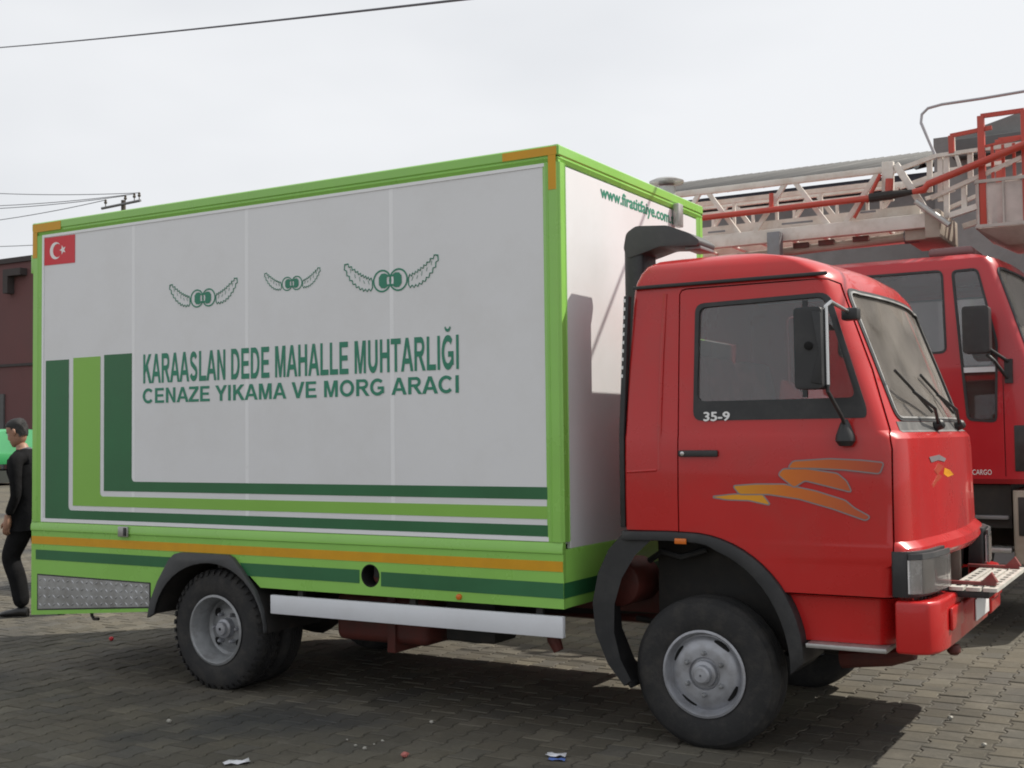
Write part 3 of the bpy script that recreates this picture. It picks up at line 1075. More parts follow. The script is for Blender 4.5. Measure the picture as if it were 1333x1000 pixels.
def sign_line(s, x0, z0, w, h):
    tot = sum(GL[ch][0] for ch in s)
    u = 0.0
    for ch in s:
        adv, polys = GL[ch]
        if polys:
            m = MB()
            for i, pl_ in enumerate(polys):
                y = 0.0040 - 0.00004 * i
                m.prism([(x0 + (u + a) * w / tot, z0 + b * h) for a, b in pl_], 1, y - 0.0008, y)
            m.build('letter', 'letter_green', box, sm=0)
        u += adv


sign_line('KARAASLAN DEDE MAHALLE MUHTARLI\u011eI', 1.135, 2.012, 2.58, 0.198)
sign_line('CENAZE YIKAMA VE MORG ARACI', 1.135, 1.876, 2.58, 0.101)
# three emblems: a pair of ringed discs between two curved leaf sprays
def emblem(pxc, pyc, w):
    c = at(pxc, pyc, 1, 0.0045)
    e = MB()
    y = PYF
    cnt = [0]

    def flat(poly, holes=()):
        cnt[0] += 1
        yy = y - 0.0003 * cnt[0]
        e.prism([(c.x + a_ * w, c.z + b_ * w) for a_, b_ in poly], 1, yy - 0.0005, yy, holes=[[(c.x + a_ * w, c.z + b_ * w) for a_, b_ in h] for h in holes])
    for s in (-1, 1):
        r = 0.092
        ox = s * 0.080
        cut = [t for t in range(0, 361, 15)]
        flat([(ox + r * cos(radians(t)), r * sin(radians(t))) for t in cut[:-1]], [[(ox + (r - 0.014) * cos(radians(t)), (r - 0.014) * sin(radians(t))) for t in cut[:-1]]])
    for s in (-1, 1):                     # the filled halves, with the small clear middle
        flat([(s * 0.030, -0.050), (s * 0.052, -0.060), (s * 0.088, -0.058), (s * 0.112, -0.03), (s * 0.112, 0.03), (s * 0.088, 0.058), (s * 0.052, 0.060), (s * 0.030, 0.050), (s * 0.036, 0.0)])
    flat([(-0.03, 0.030), (0.03, 0.030), (0.03, 0.046), (-0.03, 0.046)])
    flat([(-0.03, -0.046), (0.03, -0.046), (0.03, -0.030), (-0.03, -0.030)])
    for s in (-1, 1):                     # leaf spray outline
        N = 18
        up_, lo_ = [], []
        for i in range(N + 1):
            t = i / N
            ax_ = 0.178 + 0.282 * t
            az_ = -0.020 + 0.185 * t ** 2.1
            th = 0.052 * (sin(pi * min(1, t * 0.86 + 0.14)) ** 0.6) + 0.004
            wv = 0.014 if i % 2 else -0.008
            nx_, nz_ = -0.6 * t, 1 - 0.35 * t
            up_.append((s * (ax_ + nx_ * (th + wv)), az_ + nz_ * (th + wv)))
            lo_.append((s * (ax_ - nx_ * (th + wv)), az_ - nz_ * (th + wv)))
        ring = up_ + lo_[::-1]
        e.tube([(c.x + a_ * w, y - 0.0004, c.z + b_ * w) for a_, b_ in ring], 0.0034 * w / 0.75 + 0.0006, 4, closed=True)
        vein = [((u_[0] + l_[0]) / 2, (u_[1] + l_[1]) / 2) for u_, l_ in zip(up_, lo_)]
        for i in range(2, N - 1, 3):
            e.tube([(c.x + vein[i][0] * w, y - 0.0004, c.z + vein[i][1] * w), (c.x + (vein[i + 1][0] * 0.5 + up_[i + 1][0] * 0.5) * w, y - 0.0004, c.z + (vein[i + 1][1] * 0.5 + up_[i + 1][1] * 0.5) * w)], 0.0016, 4)
    e.build('emblem', 'letter_green', box, sm=0)


emblem(264, 388, 0.66)
emblem(380, 369, 0.49)
emblem(508, 365, 0.745)
# web address high on the front panel
text('web_address', 'www.firatitfaiye.com.tr', 'letter_green', box, lambda u, v, d: Vector((BL - 0.0055 + 0.0012 * (0.5 + d), 0.54 + u, 3.022 + v)), 1.15, 0.070, bold=0.0, fat=0.004)
# small plate bracket on the front and roof vent
MB().box(BL + 0.008, BL + 0.05, 1.60, 1.68, 3.0, 3.155).build('bracket', 'galvanised', box, bev=0.006)
vx, vy = 4.21, 1.9
m = MB()
m.lathe([(0.062, -0.02), (0.062, 0.12)], (vx, vy, BT - 0.012), (0, 0, 1), 20)
vent = m.build('roof_vent', 'galvanised', box)
m = MB()
m.lathe([(0.05, 0.0), (0.118, 0.008), (0.120, 0.022), (0.085, 0.038), (0.01, 0.045)], (vx, vy, BT + 0.125), (0, 0, 1), 24)
m.build('vent_cap', 'galvanised', vent)
# rear hinge / marker on the rear corner
MB().box(-0.05, -0.006, 0.02, 0.10, 2.86, 3.0).build('rear_lamp', 'green_paint', box, bev=0.008)
MB().box(-0.04, -0.006, 0.03, 0.08, 0.95, 1.06).build('rear_handle', 'galvanised', box, bev=0.005)
# latch and side markers
p = at(163, 692, 1, 0)
m = MB()
m.box(p.x - 0.05, p.x + 0.045, -0.022, -0.0085, p.z - 0.035, p.z + 0.035)
l_ = m.build('latch', 'galvanised', box, bev=0.004)
MB().box(p.x + 0.01, p.x + 0.035, -0.030, -0.0222, p.z - 0.028, p.z + 0.028).build('latch_tongue', 'black_plastic', l_, bev=0.003)
p = at(598, 777, 1, 0)
m = MB()
m.lathe([(0.018, 0.0), (0.016, -0.012), (0.004, -0.016)], (p.x, -0.0, p.z), (0, 1, 0), 14)
m.build('side_marker', 'amber', box)

# checker plate in the rear skirt
cpk = [(0.078, 0.420), (1.212, 0.506), (1.212, 0.658), (0.078, 0.662)]
decal('plate_frame', [(0.066, 0.410), (1.222, 0.496), (1.222, 0.667), (0.066, 0.672)], 'black_plastic', y=0.0, th=0.002)
m = MB()
m.prism(cpk, 1, -0.004, -0.0025)
nc, nr_ = 23, 4
for i in range(nc):
    for j in range(nr_):
        x = 0.078 + 1.134 * (i + 0.5) / nc
        q_ = (x - 0.078) / 1.134
        zt_ = 0.662 - 0.004 * q_
        zl_ = 0.420 + 0.086 * q_
        z = zl_ + (zt_ - zl_) * (j + 0.5) / nr_
        s = 1 if (i + j) % 2 else -1
        dx_, dz_ = 0.015, 0.013 * s
        nx_, nz_ = -0.0052 * s, 0.0052
        m.add([(x - dx_, -0.004, z - dz_), (x + nx_, -0.004, z + nz_), (x + dx_, -0.004, z + dz_), (x - nx_, -0.004, z - nz_), (x, -0.0082, z)],
              [(0, 1, 4), (1, 2, 4), (2, 3, 4), (3, 0, 4)])
m.build('checker_plate', 'checker_plate', box, sm=0, fix=True)

# grey wheel arch moulding
wcx, wcz = 1.79, 0.39
oa = [(1.222, 0.435), (1.245, 0.54), (1.315, 0.68), (1.425, 0.835), (1.475, 0.872), (1.53, 0.884), (1.945, 0.884), (1.99, 0.866), (2.06, 0.80), (2.18, 0.665), (2.235, 0.55), (2.26, 0.43)]
ia = [(wcx + 0.465 * cos(radians(t)) * (1.0 if t < 90 else 1.10), wcz + 0.435 * sin(radians(t)) + 0.0) for t in range(2, 172, 8)]
m = MB()
m.prism(oa + ia, 1, -0.035, -0.0025)
ar = m.build('wheel_arch', 'arch_grey', truck, bev=0.008, seg=2)
m = MB()                                     # liner behind the moulding
for s_ in (0.0,):
    V, F = [], []
    for i, (x, z) in enumerate(ia):
        V += [(x, -0.03, z), (x, 0.52, z), (x + (x - wcx) * 0.02, 0.52, z + (z - wcz) * 0.02), (x + (x - wcx) * 0.02, -0.003, z + (z - wcz) * 0.02)]
    for i in range(len(ia) - 1):
        k = i * 4
        F += [(k, k + 1, k + 5, k + 4), (k + 2, k + 3, k + 7, k + 6)]
    m.add(V, F)
m.build('wheel_liner', 'chassis_black', ar, fix=True)

# white side guard with its brackets
MB().box(2.283, 4.362, -0.002, 0.03, 0.529, 0.645).build('side_guard', 'guard_white', truck, bev=0.004)
for x in (2.5, 3.35, 4.2):
    MB().box(x - 0.02, x + 0.02, 0.031, 0.06, 0.56, 0.95).build('guard_bracket', 'chassis_black', truck)
# small hook below the rear skirt
p = at(118, 803, 1, 0.02)
m = MB()
m.tube([(p.x, 0.03, 0.46), (p.x, 0.03, p.z + 0.01), (p.x + 0.02, 0.03, p.z - 0.015), (p.x + 0.07, 0.03, p.z - 0.012)], 0.011, 6)
m.build('tow_hook', 'chassis_black', truck)

# ---------------- chassis and running gear
for y in (0.62, 1.44):
    MB().box(0.12, 6.05, y, y + 0.07, 0.60, 0.78).build('chassis_rail', 'rust_red', truck, bev=0.006)
for x in (0.6, 1.6, 2.6, 3.6, 4.55, 5.9):
    MB().box(x - 0.04, x + 0.04, 0.691, 1.439, 0.63, 0.75).build('cross_member', 'chassis_black', truck)
for x in (0.4, 1.1, 1.83, 2.5, 3.1, 3.8, 4.25):
    MB().box(x - 0.035, x + 0.035, 0.04, BW - 0.04, 0.79, 0.948).build('floor_beam', 'chassis_black', truck)
m = MB()
m.tube([(1.78, 0.30, 0.39), (1.78, 0.8, 0.39), (1.78, 0.93, 0.40), (1.78, 1.07, 0.40), (1.78, 1.21, 0.40), (1.78, 1.35, 0.39), (1.78, 1.85, 0.39)], [0.07, 0.075, 0.15, 0.19, 0.15, 0.075, 0.07], 14)
m.build('rear_axle', 'chassis_black', truck)
m = MB()
m.tube([(5.12, 0.30, 0.40), (5.12, 0.5, 0.36), (5.12, 1.07, 0.32), (5.12, 1.65, 0.36), (5.12, 1.85, 0.40)], 0.05, 10)
m.build('front_axle', 'chassis_black', truck)
for x0 in (1.78, 5.12):
    for y in (0.62, 1.46):
        m = MB()
        for k in range(4):
            L_ = 0.62 - 0.12 * k
            pts = [(x0 + L_ * t, y + 0.035, 0.50 - 0.022 * k + 0.06 * t * t) for t in (-1, -0.5, 0, 0.5, 1)]
            m.tube(pts, 0.018, 6)
        m.build('leaf_spring', 'chassis_black', truck)
m = MB()
m.tube([(2.0, 1.06, 0.42), (3.3, 1.06, 0.5), (4.6, 1.06, 0.58)], 0.045, 10)
m.build('drive_shaft', 'chassis_black', truck)
MB().box(2.62, 3.32, 0.22, 0.58, 0.36, 0.66).build('fuel_tank', 'rust_red', truck, bev=0.05, seg=3)
MB().box(3.04, 3.10, 0.20, 0.60, 0.315, 0.66).build('tank_strap', 'rust_red', truck, bev=0.004)
MB().box(3.40, 3.75, 0.30, 0.56, 0.40, 0.66).build('battery_box', 'chassis_black', truck, bev=0.02)
m = MB()
m.tube([(4.14, 0.25, 0.60), (4.17, 0.25, 0.47), (4.20, 0.25, 0.41)], [0.028, 0.04, 0.03], 10)
m.build('hydraulic_cylinder', 'rust_red', truck)
m = MB()
m.tube([(4.55, 0.30, 0.80), (4.55, 0.62, 0.80)], [0.13, 0.13], 18)
m.build('air_tank', 'rust_red', truck, bev=0.02)
m = MB()
m.box(4.75, 5.75, 0.72, 1.42, 0.42, 1.05)
m.build('engine', 'chassis_black', truck, bev=0.05)
m = MB()
m.tube([(5.3, 1.38, 0.5), (4.3, 1.36, 0.45), (3.2, 1.4, 0.45), (1.2, 1.7, 0.45), (0.6, 1.75, 0.42)], 0.04, 8)
m.build('exhaust_pipe', 'rust_red', truck)
m = MB()
m.tube([(4.72, 0.36, 0.93), (4.82, 0.30, 0.99), (4.92, 0.32, 0.96), (5.05, 0.36, 1.0)], 0.018, 8)
m.build('hose', 'black_plastic', truck)
MB().box(4.60, 4.66, 0.55, 0.72, 0.38, 0.50).build('shackle', 'rust_red', truck, bev=0.01)
m = MB()
m.tube([(5.75, 0.42, 0.47), (6.0, 0.40, 0.50), (6.12, 0.38, 0.53)], [0.05, 0.045, 0.03], 10)
m.build('spring_hanger', 'rust_red', truck)


# wheels
def tyre(c, side, w=0.205, R=0.392, lugs=False):
    """side = -1: outer face looks towards -y"""
    a = Vector((0, side, 0))
    m = MB()
    h = w / 2
    prof = [(0.218, h - 0.012), (0.235, h - 0.004), (0.262, h + 0.002), (0.305, h + 0.004), (0.345, h - 0.002), (0.364, h - 0.010), (0.366, h - 0.014), (R - 0.012, h - 0.024), (R, h - 0.040)]
    for q in (0.6, 0.2, -0.2, -0.6):
        y = (h - 0.045) * q
        prof += [(R, y + 0.006), (R - 0.010, y + 0.004), (R - 0.010, y - 0.004), (R, y - 0.006)]
    prof += [(R, -(h - 0.040)), (R - 0.012, -(h - 0.024)), (0.364, -(h - 0.010)), (0.305, -h), (0.235, -(h - 0.004)), (0.218, -(h - 0.012))]
    m.lathe(prof, c, a, 72, cap=False)
    if lugs:
        n = 44
        for k in range(n):
            for s in (-1, 1):
                t = 2 * pi * (k + (0.5 if s < 0 else 0)) / n
                u = Vector((cos(t), 0, sin(t)))
                v = Vector((-sin(t), 0, cos(t)))
                vs = []
                for (rr, yy, tt) in ((R - 0.02, 0.02, .011), (R + 0.001, 0.02, .013), (R + 0.001, h - 0.024, .014), (R - 0.011, h - 0.006, .014), (R - 0.036, h + 0.004, .012)):
                    for e_ in (-1, 1):
                        vs.append(Vector(c) + u * rr + v * tt * e_ + Vector((0, s * yy, 0)))
                m.add(vs, [(0, 2, 3, 1), (2, 4, 5, 3), (4, 6, 7, 5), (6, 8, 9, 7), (0, 8, 6, 4, 2), (1, 3, 5, 7, 9)])
    return m


def wheel_front(c, side):
    y = Vector((0, side, 0))
    c = Vector(c)
    t = tyre(c, side).build('wheel', 'tyre_rubber', truck, sm=40)
    m = MB()
    m.lathe([(0.219, 0.092), (0.226, 0.104), (0.214, 0.108), (0.207, 0.098), (0.204, 0.070), (0.197, 0.058), (0.189, 0.060), (0.180, 0.072), (0.166, 0.082), (0.140, 0.092), (0.125, 0.094), (0.085, 0.092), (0.078, 0.080), (0.01, 0.080)], c, y, 56, cap=False)
    rim = m.build('rim', 'rim_silver', t, fix=True)
    m = MB()
    m.lathe([(0.070, 0.078), (0.066, 0.106), (0.050, 0.110), (0.046, 0.140), (0.036, 0.148), (0.005, 0.150)], c, y, 28, cap=False)
    m.build('hub', 'rim_silver', t, fix=True)
    for k in range(6):
        an = radians(k * 60 + 30)
        u = Vector((cos(an), 0, sin(an)))
        m = MB()
        m.lathe([(0.014, 0.085), (0.014, 0.108), (0.008, 0.118), (0.001, 0.119)], c + u * 0.107, y, 6, cap=False)
        m.build('wheel_nut', 'rim_steel', t, sm=20)
    for k in range(4):
        a0_ = radians(k * 90 + 58)
        m = MB()
        V, F = [], []
        for i in range(9):
            a_ = a0_ + radians(-15 + 30 * i / 8)
            u = Vector((cos(a_), 0, sin(a_)))
            e_ = 0.010 * sin(pi * (i + 0.6) / 9.2) ** 0.5
            V += [c + u * (0.1775 - e_) + y * (0.0765 + e_ * 0.55), c + u * (0.1775 + e_) + y * (0.0765 - e_ * 0.95)]
        for i in range(8):
            F.append((2 * i, 2 * i + 1, 2 * i + 3, 2 * i + 2))
        m.add(V, F)
        m.build('rim_slot', 'hole_black', t, sm=0)


def wheel_rear(c, side, outer):
    y = Vector((0, side, 0))
    c = Vector(c)
    t = tyre(c, side, lugs=outer).build('wheel', 'tyre_rubber', truck, sm=40)
    m = MB()
    m.lathe([(0.219, 0.090), (0.228, 0.104), (0.214, 0.110), (0.204, 0.098), (0.200, 0.06), (0.192, 0.05), (0.184, -0.03), (0.166, -0.045), (0.150, -0.040), (0.135, -0.030), (0.118, -0.018), (0.085, -0.016), (0.07, -0.012), (0.01, -0.012)] if outer else
            [(0.219, 0.090), (0.228, 0.104), (0.214, 0.110), (0.2, 0.09), (0.19, 0.0), (0.01, 0.0)], c, y, 56, cap=False)
    m.build('rim', 'rim_steel', t, fix=True)
    if not outer:
        return
    m = MB()
    m.lathe([(0.066, -0.02), (0.062, 0.030), (0.046, 0.038), (0.040, 0.058), (0.01, 0.062)], c, y, 24, cap=False)
    m.build('hub', 'rim_silver', t, fix=True)
    for k in range(6):
        an = radians(k * 60)
        u = Vector((cos(an), 0, sin(an)))
        m = MB()
        m.lathe([(0.014, -0.018), (0.014, 0.012), (0.008, 0.026), (0.001, 0.027)], c + u * 0.098, y, 6, cap=False)
        m.build('wheel_nut', 'rim_silver', t, sm=20)
    for k in range(4):
        an = radians(k * 90 + 45)
        u = Vector((cos(an), 0, sin(an)))
        m = MB()
        m.lathe([(0.028, -0.024), (0.028, -0.019), (0.001, -0.019)], c + u * 0.143, y + u * 0.35, 18, cap=False)
        m.build('rim_hole', 'hole_black', t, sm=0)


wheel_rear((1.78, 0.135, 0.385), -1, True)
wheel_rear((1.78, 0.375, 0.385), -1, False)
wheel_rear((1.78, BW - 0.135, 0.385), 1, True)
wheel_rear((1.78, BW - 0.375, 0.385), 1, False)
wheel_front((5.115, 0.225, 0.385), -1)
wheel_front((5.115, 1.92, 0.385), 1)

# ---------------- cab: one lofted shell, cut into body, doors and panes
CY0, CY1 = 0.08, 2.067
CYC = (CY0 + CY1) / 2
#        z      rear   front  inset  r     bulge
LEV = [(0.600, 4.700, 6.080, 0.060, 0.10, 0.03),
       (0.815, 4.700, 6.085, 0.050, 0.10, 0.03),
       (0.832, 4.700, 6.150, 0.002, 0.13, 0.04),
       (0.975, 4.700, 6.160, 0.000, 0.15, 0.04),
       (0.998, 4.700, 6.205, 0.000, 0.18, 0.05),
       (1.032, 4.700, 6.232, 0.000, 0.19, 0.05),
       (1.068, 4.700, 6.222, 0.000, 0.18, 0.05),
       (1.098, 4.700, 6.184, 0.000, 0.17, 0.045),
       (1.300, 4.700, 6.178, -0.004, 0.17, 0.045),
       (1.520, 4.700, 6.174, 0.000, 0.17, 0.045),
       (1.590, 4.700, 6.168, 0.003, 0.17, 0.045),
       (1.615, 4.700, 6.150, 0.006, 0.17, 0.045),
       (1.630, 4.702, 6.128, 0.009, 0.17, 0.045),
       (2.000, 4.720, 5.995, 0.030, 0.16, 0.05),
       (2.340, 4.742, 5.872, 0.052, 0.16, 0.055),
       (2.400, 4.748, 5.846, 0.058, 0.16, 0.055),
       (2.440, 4.755, 5.815, 0.066, 0.16, 0.055),
       (2.490, 4.775, 5.740, 0.082, 0.18, 0.05),
       (2.530, 4.800, 5.640, 0.110, 0.20, 0.05),
       (2.560, 4.840, 5.500, 0.170, 0.24, 0.04),
       (2.585, 4.900, 5.350, 0.300, 0.28, 0.03)]


def ring(z, xr, xf, ins, r, bulge):
    y0, y1 = CY0 + ins, CY1 - ins
    rr = 0.03
    rx, ry = min(r, 0.12), r * 1.9
    pts = []
    for k in range(4):
        t = radians(180 + 30 * k)
        pts.append((xr + rr + rr * cos(t), y0 + rr + rr * sin(t)))
    for k in range(11):
        t = radians(-90 + 9 * k)
        pts.append((xf - rx + rx * cos(t), y0 + ry + ry * sin(t)))
    h = (y1 - y0) / 2 - ry
    for k in range(1, 12):
        s = -1 + 2 * k / 12
        pts.append((xf + bulge * (1 - s * s), CYC + s * h))
    for k in range(11):
        t = radians(9 * k)
        pts.append((xf - rx + rx * cos(t), y1 - ry + ry * sin(t)))
    for k in range(4):
        t = radians(90 + 30 * k)
        pts.append((xr + rr + rr * cos(t), y1 - rr + rr * sin(t)))
    return [(x, y, z) for x, y in pts]


def loft(d):
    V, F = [], []
    L_ = [(z, a + d, b - d, c + d, max(0.03, r - d), bu) for z, a, b, c, r, bu in LEV]
    L_[0] = (L_[0][0] + d,) + L_[0][1:]
    L_ = [L_[0]] + [((q[0] - d * max(0.0, min(1.0, (q[0] - 2.3) / 0.25))),) + q[1:] for q in L_[1:]]
    n = 0
    for q in L_:
        R_ = ring(*q)
        n = len(R_)
        V += R_
    for i in range(len(L_) - 1):
        for k in range(n):
            l = (k + 1) % n
            F.append((i * n + k, i * n + l, (i + 1) * n + l, (i + 1) * n + k))
    F.append(tuple(reversed(range(n))))
    F.append(tuple((len(L_) - 1) * n + k for k in range(n)))
    return MB().add(V, F).mesh()


def shell(d0, d1):
    return boolean(loft(d0), loft(d1), 'DIFFERENCE')


def pr(poly, ax, a, b, holes=()):
    return MB().prism(poly, ax, a, b, holes).mesh()


ARCH = [(4.4, 0.3), (4.4, 1.117), (4.95, 1.121), (5.06, 1.118)] + [(5.06 + 0.60 * sin(radians(t)), 0.518 + 0.60 * cos(radians(t))) for t in range(6, 84, 6)] + [(5.668, 0.3)]
WIN = rpoly([(5.096, 1.692), (5.985, 1.692), (5.985, 1.74), (5.805, 2.318), (5.105, 2.305)], 0.05, 4)
WIN_IN = rpoly([(5.118, 1.792), (5.935, 1.792), (5.783, 2.296), (5.127, 2.283)], 0.04, 4)
DOOR = [(5.012, 1.0), (5.02, 2.36), (5.03, 2.378), (5.055, 2.384), (5.79, 2.384), (5.83, 2.366), (5.985, 1.93), (6.085, 1.60), (6.094, 1.54), (6.094, 0.836), (5.3, 0.836)]
WS = rpoly([(CY0 + 0.16, 1.675), (CY1 - 0.16, 1.675), (CY1 - 0.185, 2.352), (CY0 + 0.185, 2.352)], 0.07, 4)
WS_IN = shrink(WS, 0.024)

S = shell(0.0, 0.03)
body = boolean(S, pr(ARCH, 1, -1, 4), 'DIFFERENCE')
body = boolean(body, pr(WS, 0, 5.5, 7), 'DIFFERENCE')
body = boolean(body, pr([(0.50, 0.64), (1.647, 0.64), (1.647, 0.975), (0.50, 0.975)], 0, 5.9, 7), 'DIFFERENCE')
body = boolean(body, pr([(0.45, 1.75), (1.70, 1.75), (1.70, 2.2), (0.45, 2.2)], 0, 4.4, 5.0), 'DIFFERENCE')
DO = shrink(DOOR, -0.007)
bodies = body
for a, b in ((-1, 0.6), (1.6, 3)):
    bodies = boolean(bodies, pr(DO, 1, a, b), 'DIFFERENCE')
cab = link('cab', bodies, 'red_paint', truck, sm=28)
for a, b in ((-1, 0.6), (1.6, 3)):
    d = boolean(S, pr(DOOR, 1, a, b), 'INTERSECT')
    d = boolean(d, pr(ARCH, 1, -1, 4), 'DIFFERENCE')
    d = boolean(d, pr(WIN, 1, -1, 4), 'DIFFERENCE')
    door = link('door', d, 'red_paint', truck, sm=28)
    if a < 0:
        door_near = door
    g = boolean(shell(0.010, 0.015), pr(WIN_IN, 1, a, b), 'INTERSECT')
    link('window', g, 'window_glass', door, sm=28)
    g = boolean(shell(-0.004, 0.022), pr(WIN, 1, a, b, [WIN_IN]), 'INTERSECT')
    link('window_seal', g, 'black_plastic', door, sm=28)
    g = boolean(shell(0.002, 0.02), pr([(5.672, 1.80), (5.695, 1.80), (5.695, 2.285), (5.672, 2.285)], 1, a, b), 'INTERSECT')
    link('window_bar', g, 'black_plastic', door, sm=28)
g = boolean(shell(0.008, 0.014), pr(WS_IN, 0, 5.5, 7), 'INTERSECT')
link('windscreen', g, 'windscreen_glass', cab, sm=28)
g = boolean(shell(-0.006, 0.02), pr(WS, 0, 5.5, 7, [WS_IN]), 'INTERSECT')
link('windscreen_seal', g, 'black_plastic', cab, sm=28)
tri = shrink(WS_IN, -0.009)
g = boolean(shell(-0.010, -0.004), pr(tri, 0, 5.5, 7, [WS_IN]), 'INTERSECT')
link('seal_bead', g, 'galvanised', cab, sm=28)
g = boolean(shell(-0.003, 0.01), pr([(CY0 + 0.15, 1.621), (CY1 - 0.15, 1.621), (CY1 - 0.15, 1.673), (CY0 + 0.15, 1.673)], 0, 5.9, 7), 'INTERSECT')
link('cowl', g, 'cowl_grey', cab, sm=28)
g = boolean(shell(0.010, 0.015), pr([(0.455, 1.755), (1.695, 1.755), (1.695, 2.195), (0.455, 2.195)], 0, 4.4, 5.0), 'INTERSECT')
link('rear_window', g, 'window_glass', cab, sm=28)
# drip rail
for s in (0, 1):
    ys = (CY0 + 0.052) if s == 0 else (CY1 - 0.052)
    sg = -1 if s == 0 else 1
    m = MB()
    m.box(4.752, 5.80, min(ys + sg * 0.014, ys - sg * 0.01), max(ys + sg * 0.014, ys - sg * 0.01), 2.403, 2.421)
    m.build('drip_rail', 'black_plastic', cab, bev=0.004)
# pressed rib behind the door
MB().prism(rpoly([(4.85, 1.40), (4.875, 1.40), (4.925, 2.34), (4.895, 2.34)], 0.01, 3), 1, CY0 - 0.002, CY0 + 0.06).build('panel_rib', 'red_paint', cab, bev=0.004) if False else None
for k, (xa, za, xb, zb_) in enumerate(((4.925, 1.42, 4.945, 2.36), (5.0, 1.42, 4.945, 1.40))):
    pass
m = MB()
m.tube([(4.905, CY0 + 0.003, 1.44), (4.91, CY0 + 0.013, 1.75), (4.92, CY0 + 0.030, 2.05), (4.935, CY0 + 0.054, 2.37)], 0.010, 6)
m.tube([(4.72, CY0 + 0.001, 1.425), (4.89, CY0 + 0.001, 1.435)], 0.008, 6)
m.build('panel_rib', 'red_paint', cab)
# handle
m = MB()
m.box(5.02, 5.235, CY0 - 0.020, CY0 - 0.001, 1.506, 1.540)
hd = m.build('door_handle', 'black_plastic', door_near, bev=0.007)
m = MB()
m.lathe([(0.011, 0.0), (0.011, 0.004), (0.002, 0.005)], (5.045, CY0 - 0.020, 1.523), (0, -1, 0), 12)
m.build('key_lock', 'bright_metal', hd)
# model number on the black band
p0, p1 = at(917, 548, 1, CY0 + 0.012), at(950, 536, 1, CY0 + 0.012)
text('model_number', '35-9', 'letter_white', door_near, lambda u, v, d: Vector((p0.x + u, CY0 + 0.0063 + v * 0.057 - 0.002 * (0.5 + d) - 0.0015, p0.z + v)), p1.x - p0.x, 0.044, bold=0.0, fat=0.0025)
# paint splash decal
Yd = CY0 - 0.0042


def splash(polys, y):
    for i, (pts, m_) in enumerate(polys):
        w = xz(pts, y)
        w = rpoly(w, 0.012, 3)
        decal('paint_splash_edge', shrink(w, -0.0065), 'decal_edge', y=y - 0.0016 * i, th=0.0006, par=door_near)
        decal('paint_splash', w, m_, y=y - 0.0016 * i - 0.0008, th=0.0006, par=door_near)


SPL = [([(928, 647), (955, 644), (992, 644), (1002, 657), (975, 651), (945, 650)], 'decal_yellow'),
       ([(955, 633), (985, 631), (1020, 631), (1062, 640), (1100, 652), (1112, 662), (1132, 673), (1127, 677), (1085, 662), (1040, 649), (1000, 643), (963, 643)], 'decal_orange'),
       ([(1014, 618), (1020, 611), (1050, 611), (1090, 617), (1102, 627), (1108, 640), (1080, 633), (1048, 625), (1034, 634)], 'decal_orange'),
       ([(1027, 609), (1033, 601), (1080, 598), (1122, 600), (1150, 603), (1145, 616), (1100, 611), (1060, 609)], 'decal_orange')]
splash(SPL, Yd)
# smaller splash on the nose
def nose(pts, m_, i):
    w = []
    for a, b in pts:
        # nose surface: x = front + bulge
        y = 0.6
        for _ in range(20):
            h = (CY1 - CY0) / 2 - 0.323
            s = max(-1, min(1, (y - CYC) / h))
            x = 6.175 + 0.045 * (1 - s * s)
            y = at(a, b, 0, x).y
        q = at(a, b, 0, x)
        w.append((q.x + 0.0025 + 0.001 * i, q.y, q.z))
    n = len(w)
    m = MB()
    m.add(w + [(x - 0.0008, y, z) for x, y, z in w], [tuple(range(n)), tuple(range(2 * n - 1, n - 1, -1))] + [(k, k + n, (k + 1) % n + n, (k + 1) % n) for k in range(n)])
    m.build('paint_splash', m_, cab, sm=0, fix=True)


nose([(1209, 595), (1222, 592), (1231, 597), (1229, 601), (1221, 599), (1212, 602)], 'decal_edge', 0)
nose([(1221, 603), (1228, 607), (1221, 617), (1226, 620), (1214, 635), (1213, 631), (1220, 618), (1216, 613)], 'decal_orange', 0)
nose([(1229, 609), (1236, 612), (1241, 618), (1233, 621), (1228, 617)], 'decal_yellow', 0)

# black wheel arch lip, liner and rear mud flap
lip = [(4.690, 1.117), (4.95, 1.121), (5.06, 1.118)] + [(5.06 + 0.60 * sin(radians(t)), 0.518 + 0.60 * cos(radians(t))) for t in range(6, 90, 6)] + [(5.66, 0.50)]
inn = [(x - (x - 5.06) * 0.11 if x > 5.06 else x, z - 0.052 - (0.012 if z < 1.1 else 0)) for x, z in lip]
m = MB()
n = len(lip)
V, F = [], []
for (x, z), (x2, z2) in zip(lip, inn):
    V += [(x, 0.055, z - 0.004), (x2, 0.050, z2), (x2, 0.42, z2), (x, 0.42, z - 0.004)]
for i in range(n - 1):
    k = i * 4
    for j in range(4):
        l = (j + 1) % 4
        F.append((k + j, k + l, k + 4 + l, k + 4 + j))
F += [(0, 1, 2, 3), tuple(4 * (n - 1) + j for j in (3, 2, 1, 0))]
m.add(V, F)
fl = m.build('fender_arch', 'fender_rubber', truck, bev=0.006, fix=True)
back = [(4.70, 1.112), (4.60, 1.01), (4.535, 0.88), (4.500, 0.72), (4.515, 0.56), (4.585, 0.40), (4.68, 0.29)]
frt = [(4.86, 1.075), (4.76, 0.985), (4.680, 0.86), (4.635, 0.72), (4.630, 0.57), (4.665, 0.43), (4.725, 0.325)]
V, F = [], []
for (x, z), (x2, z2) in zip(back, frt):
    xm, zm = x2, z2
    V += [(x, 0.36, z), (x, 0.085, z), (xm, 0.075, zm), (x + 0.03, 0.10, z - 0.012), (x + 0.03, 0.36, z - 0.012)]
for i in range(len(back) - 1):
    k = i * 5
    for j in range(5):
        l = (j + 1) % 5
        F.append((k + j, k + l, k + 5 + l, k + 5 + j))
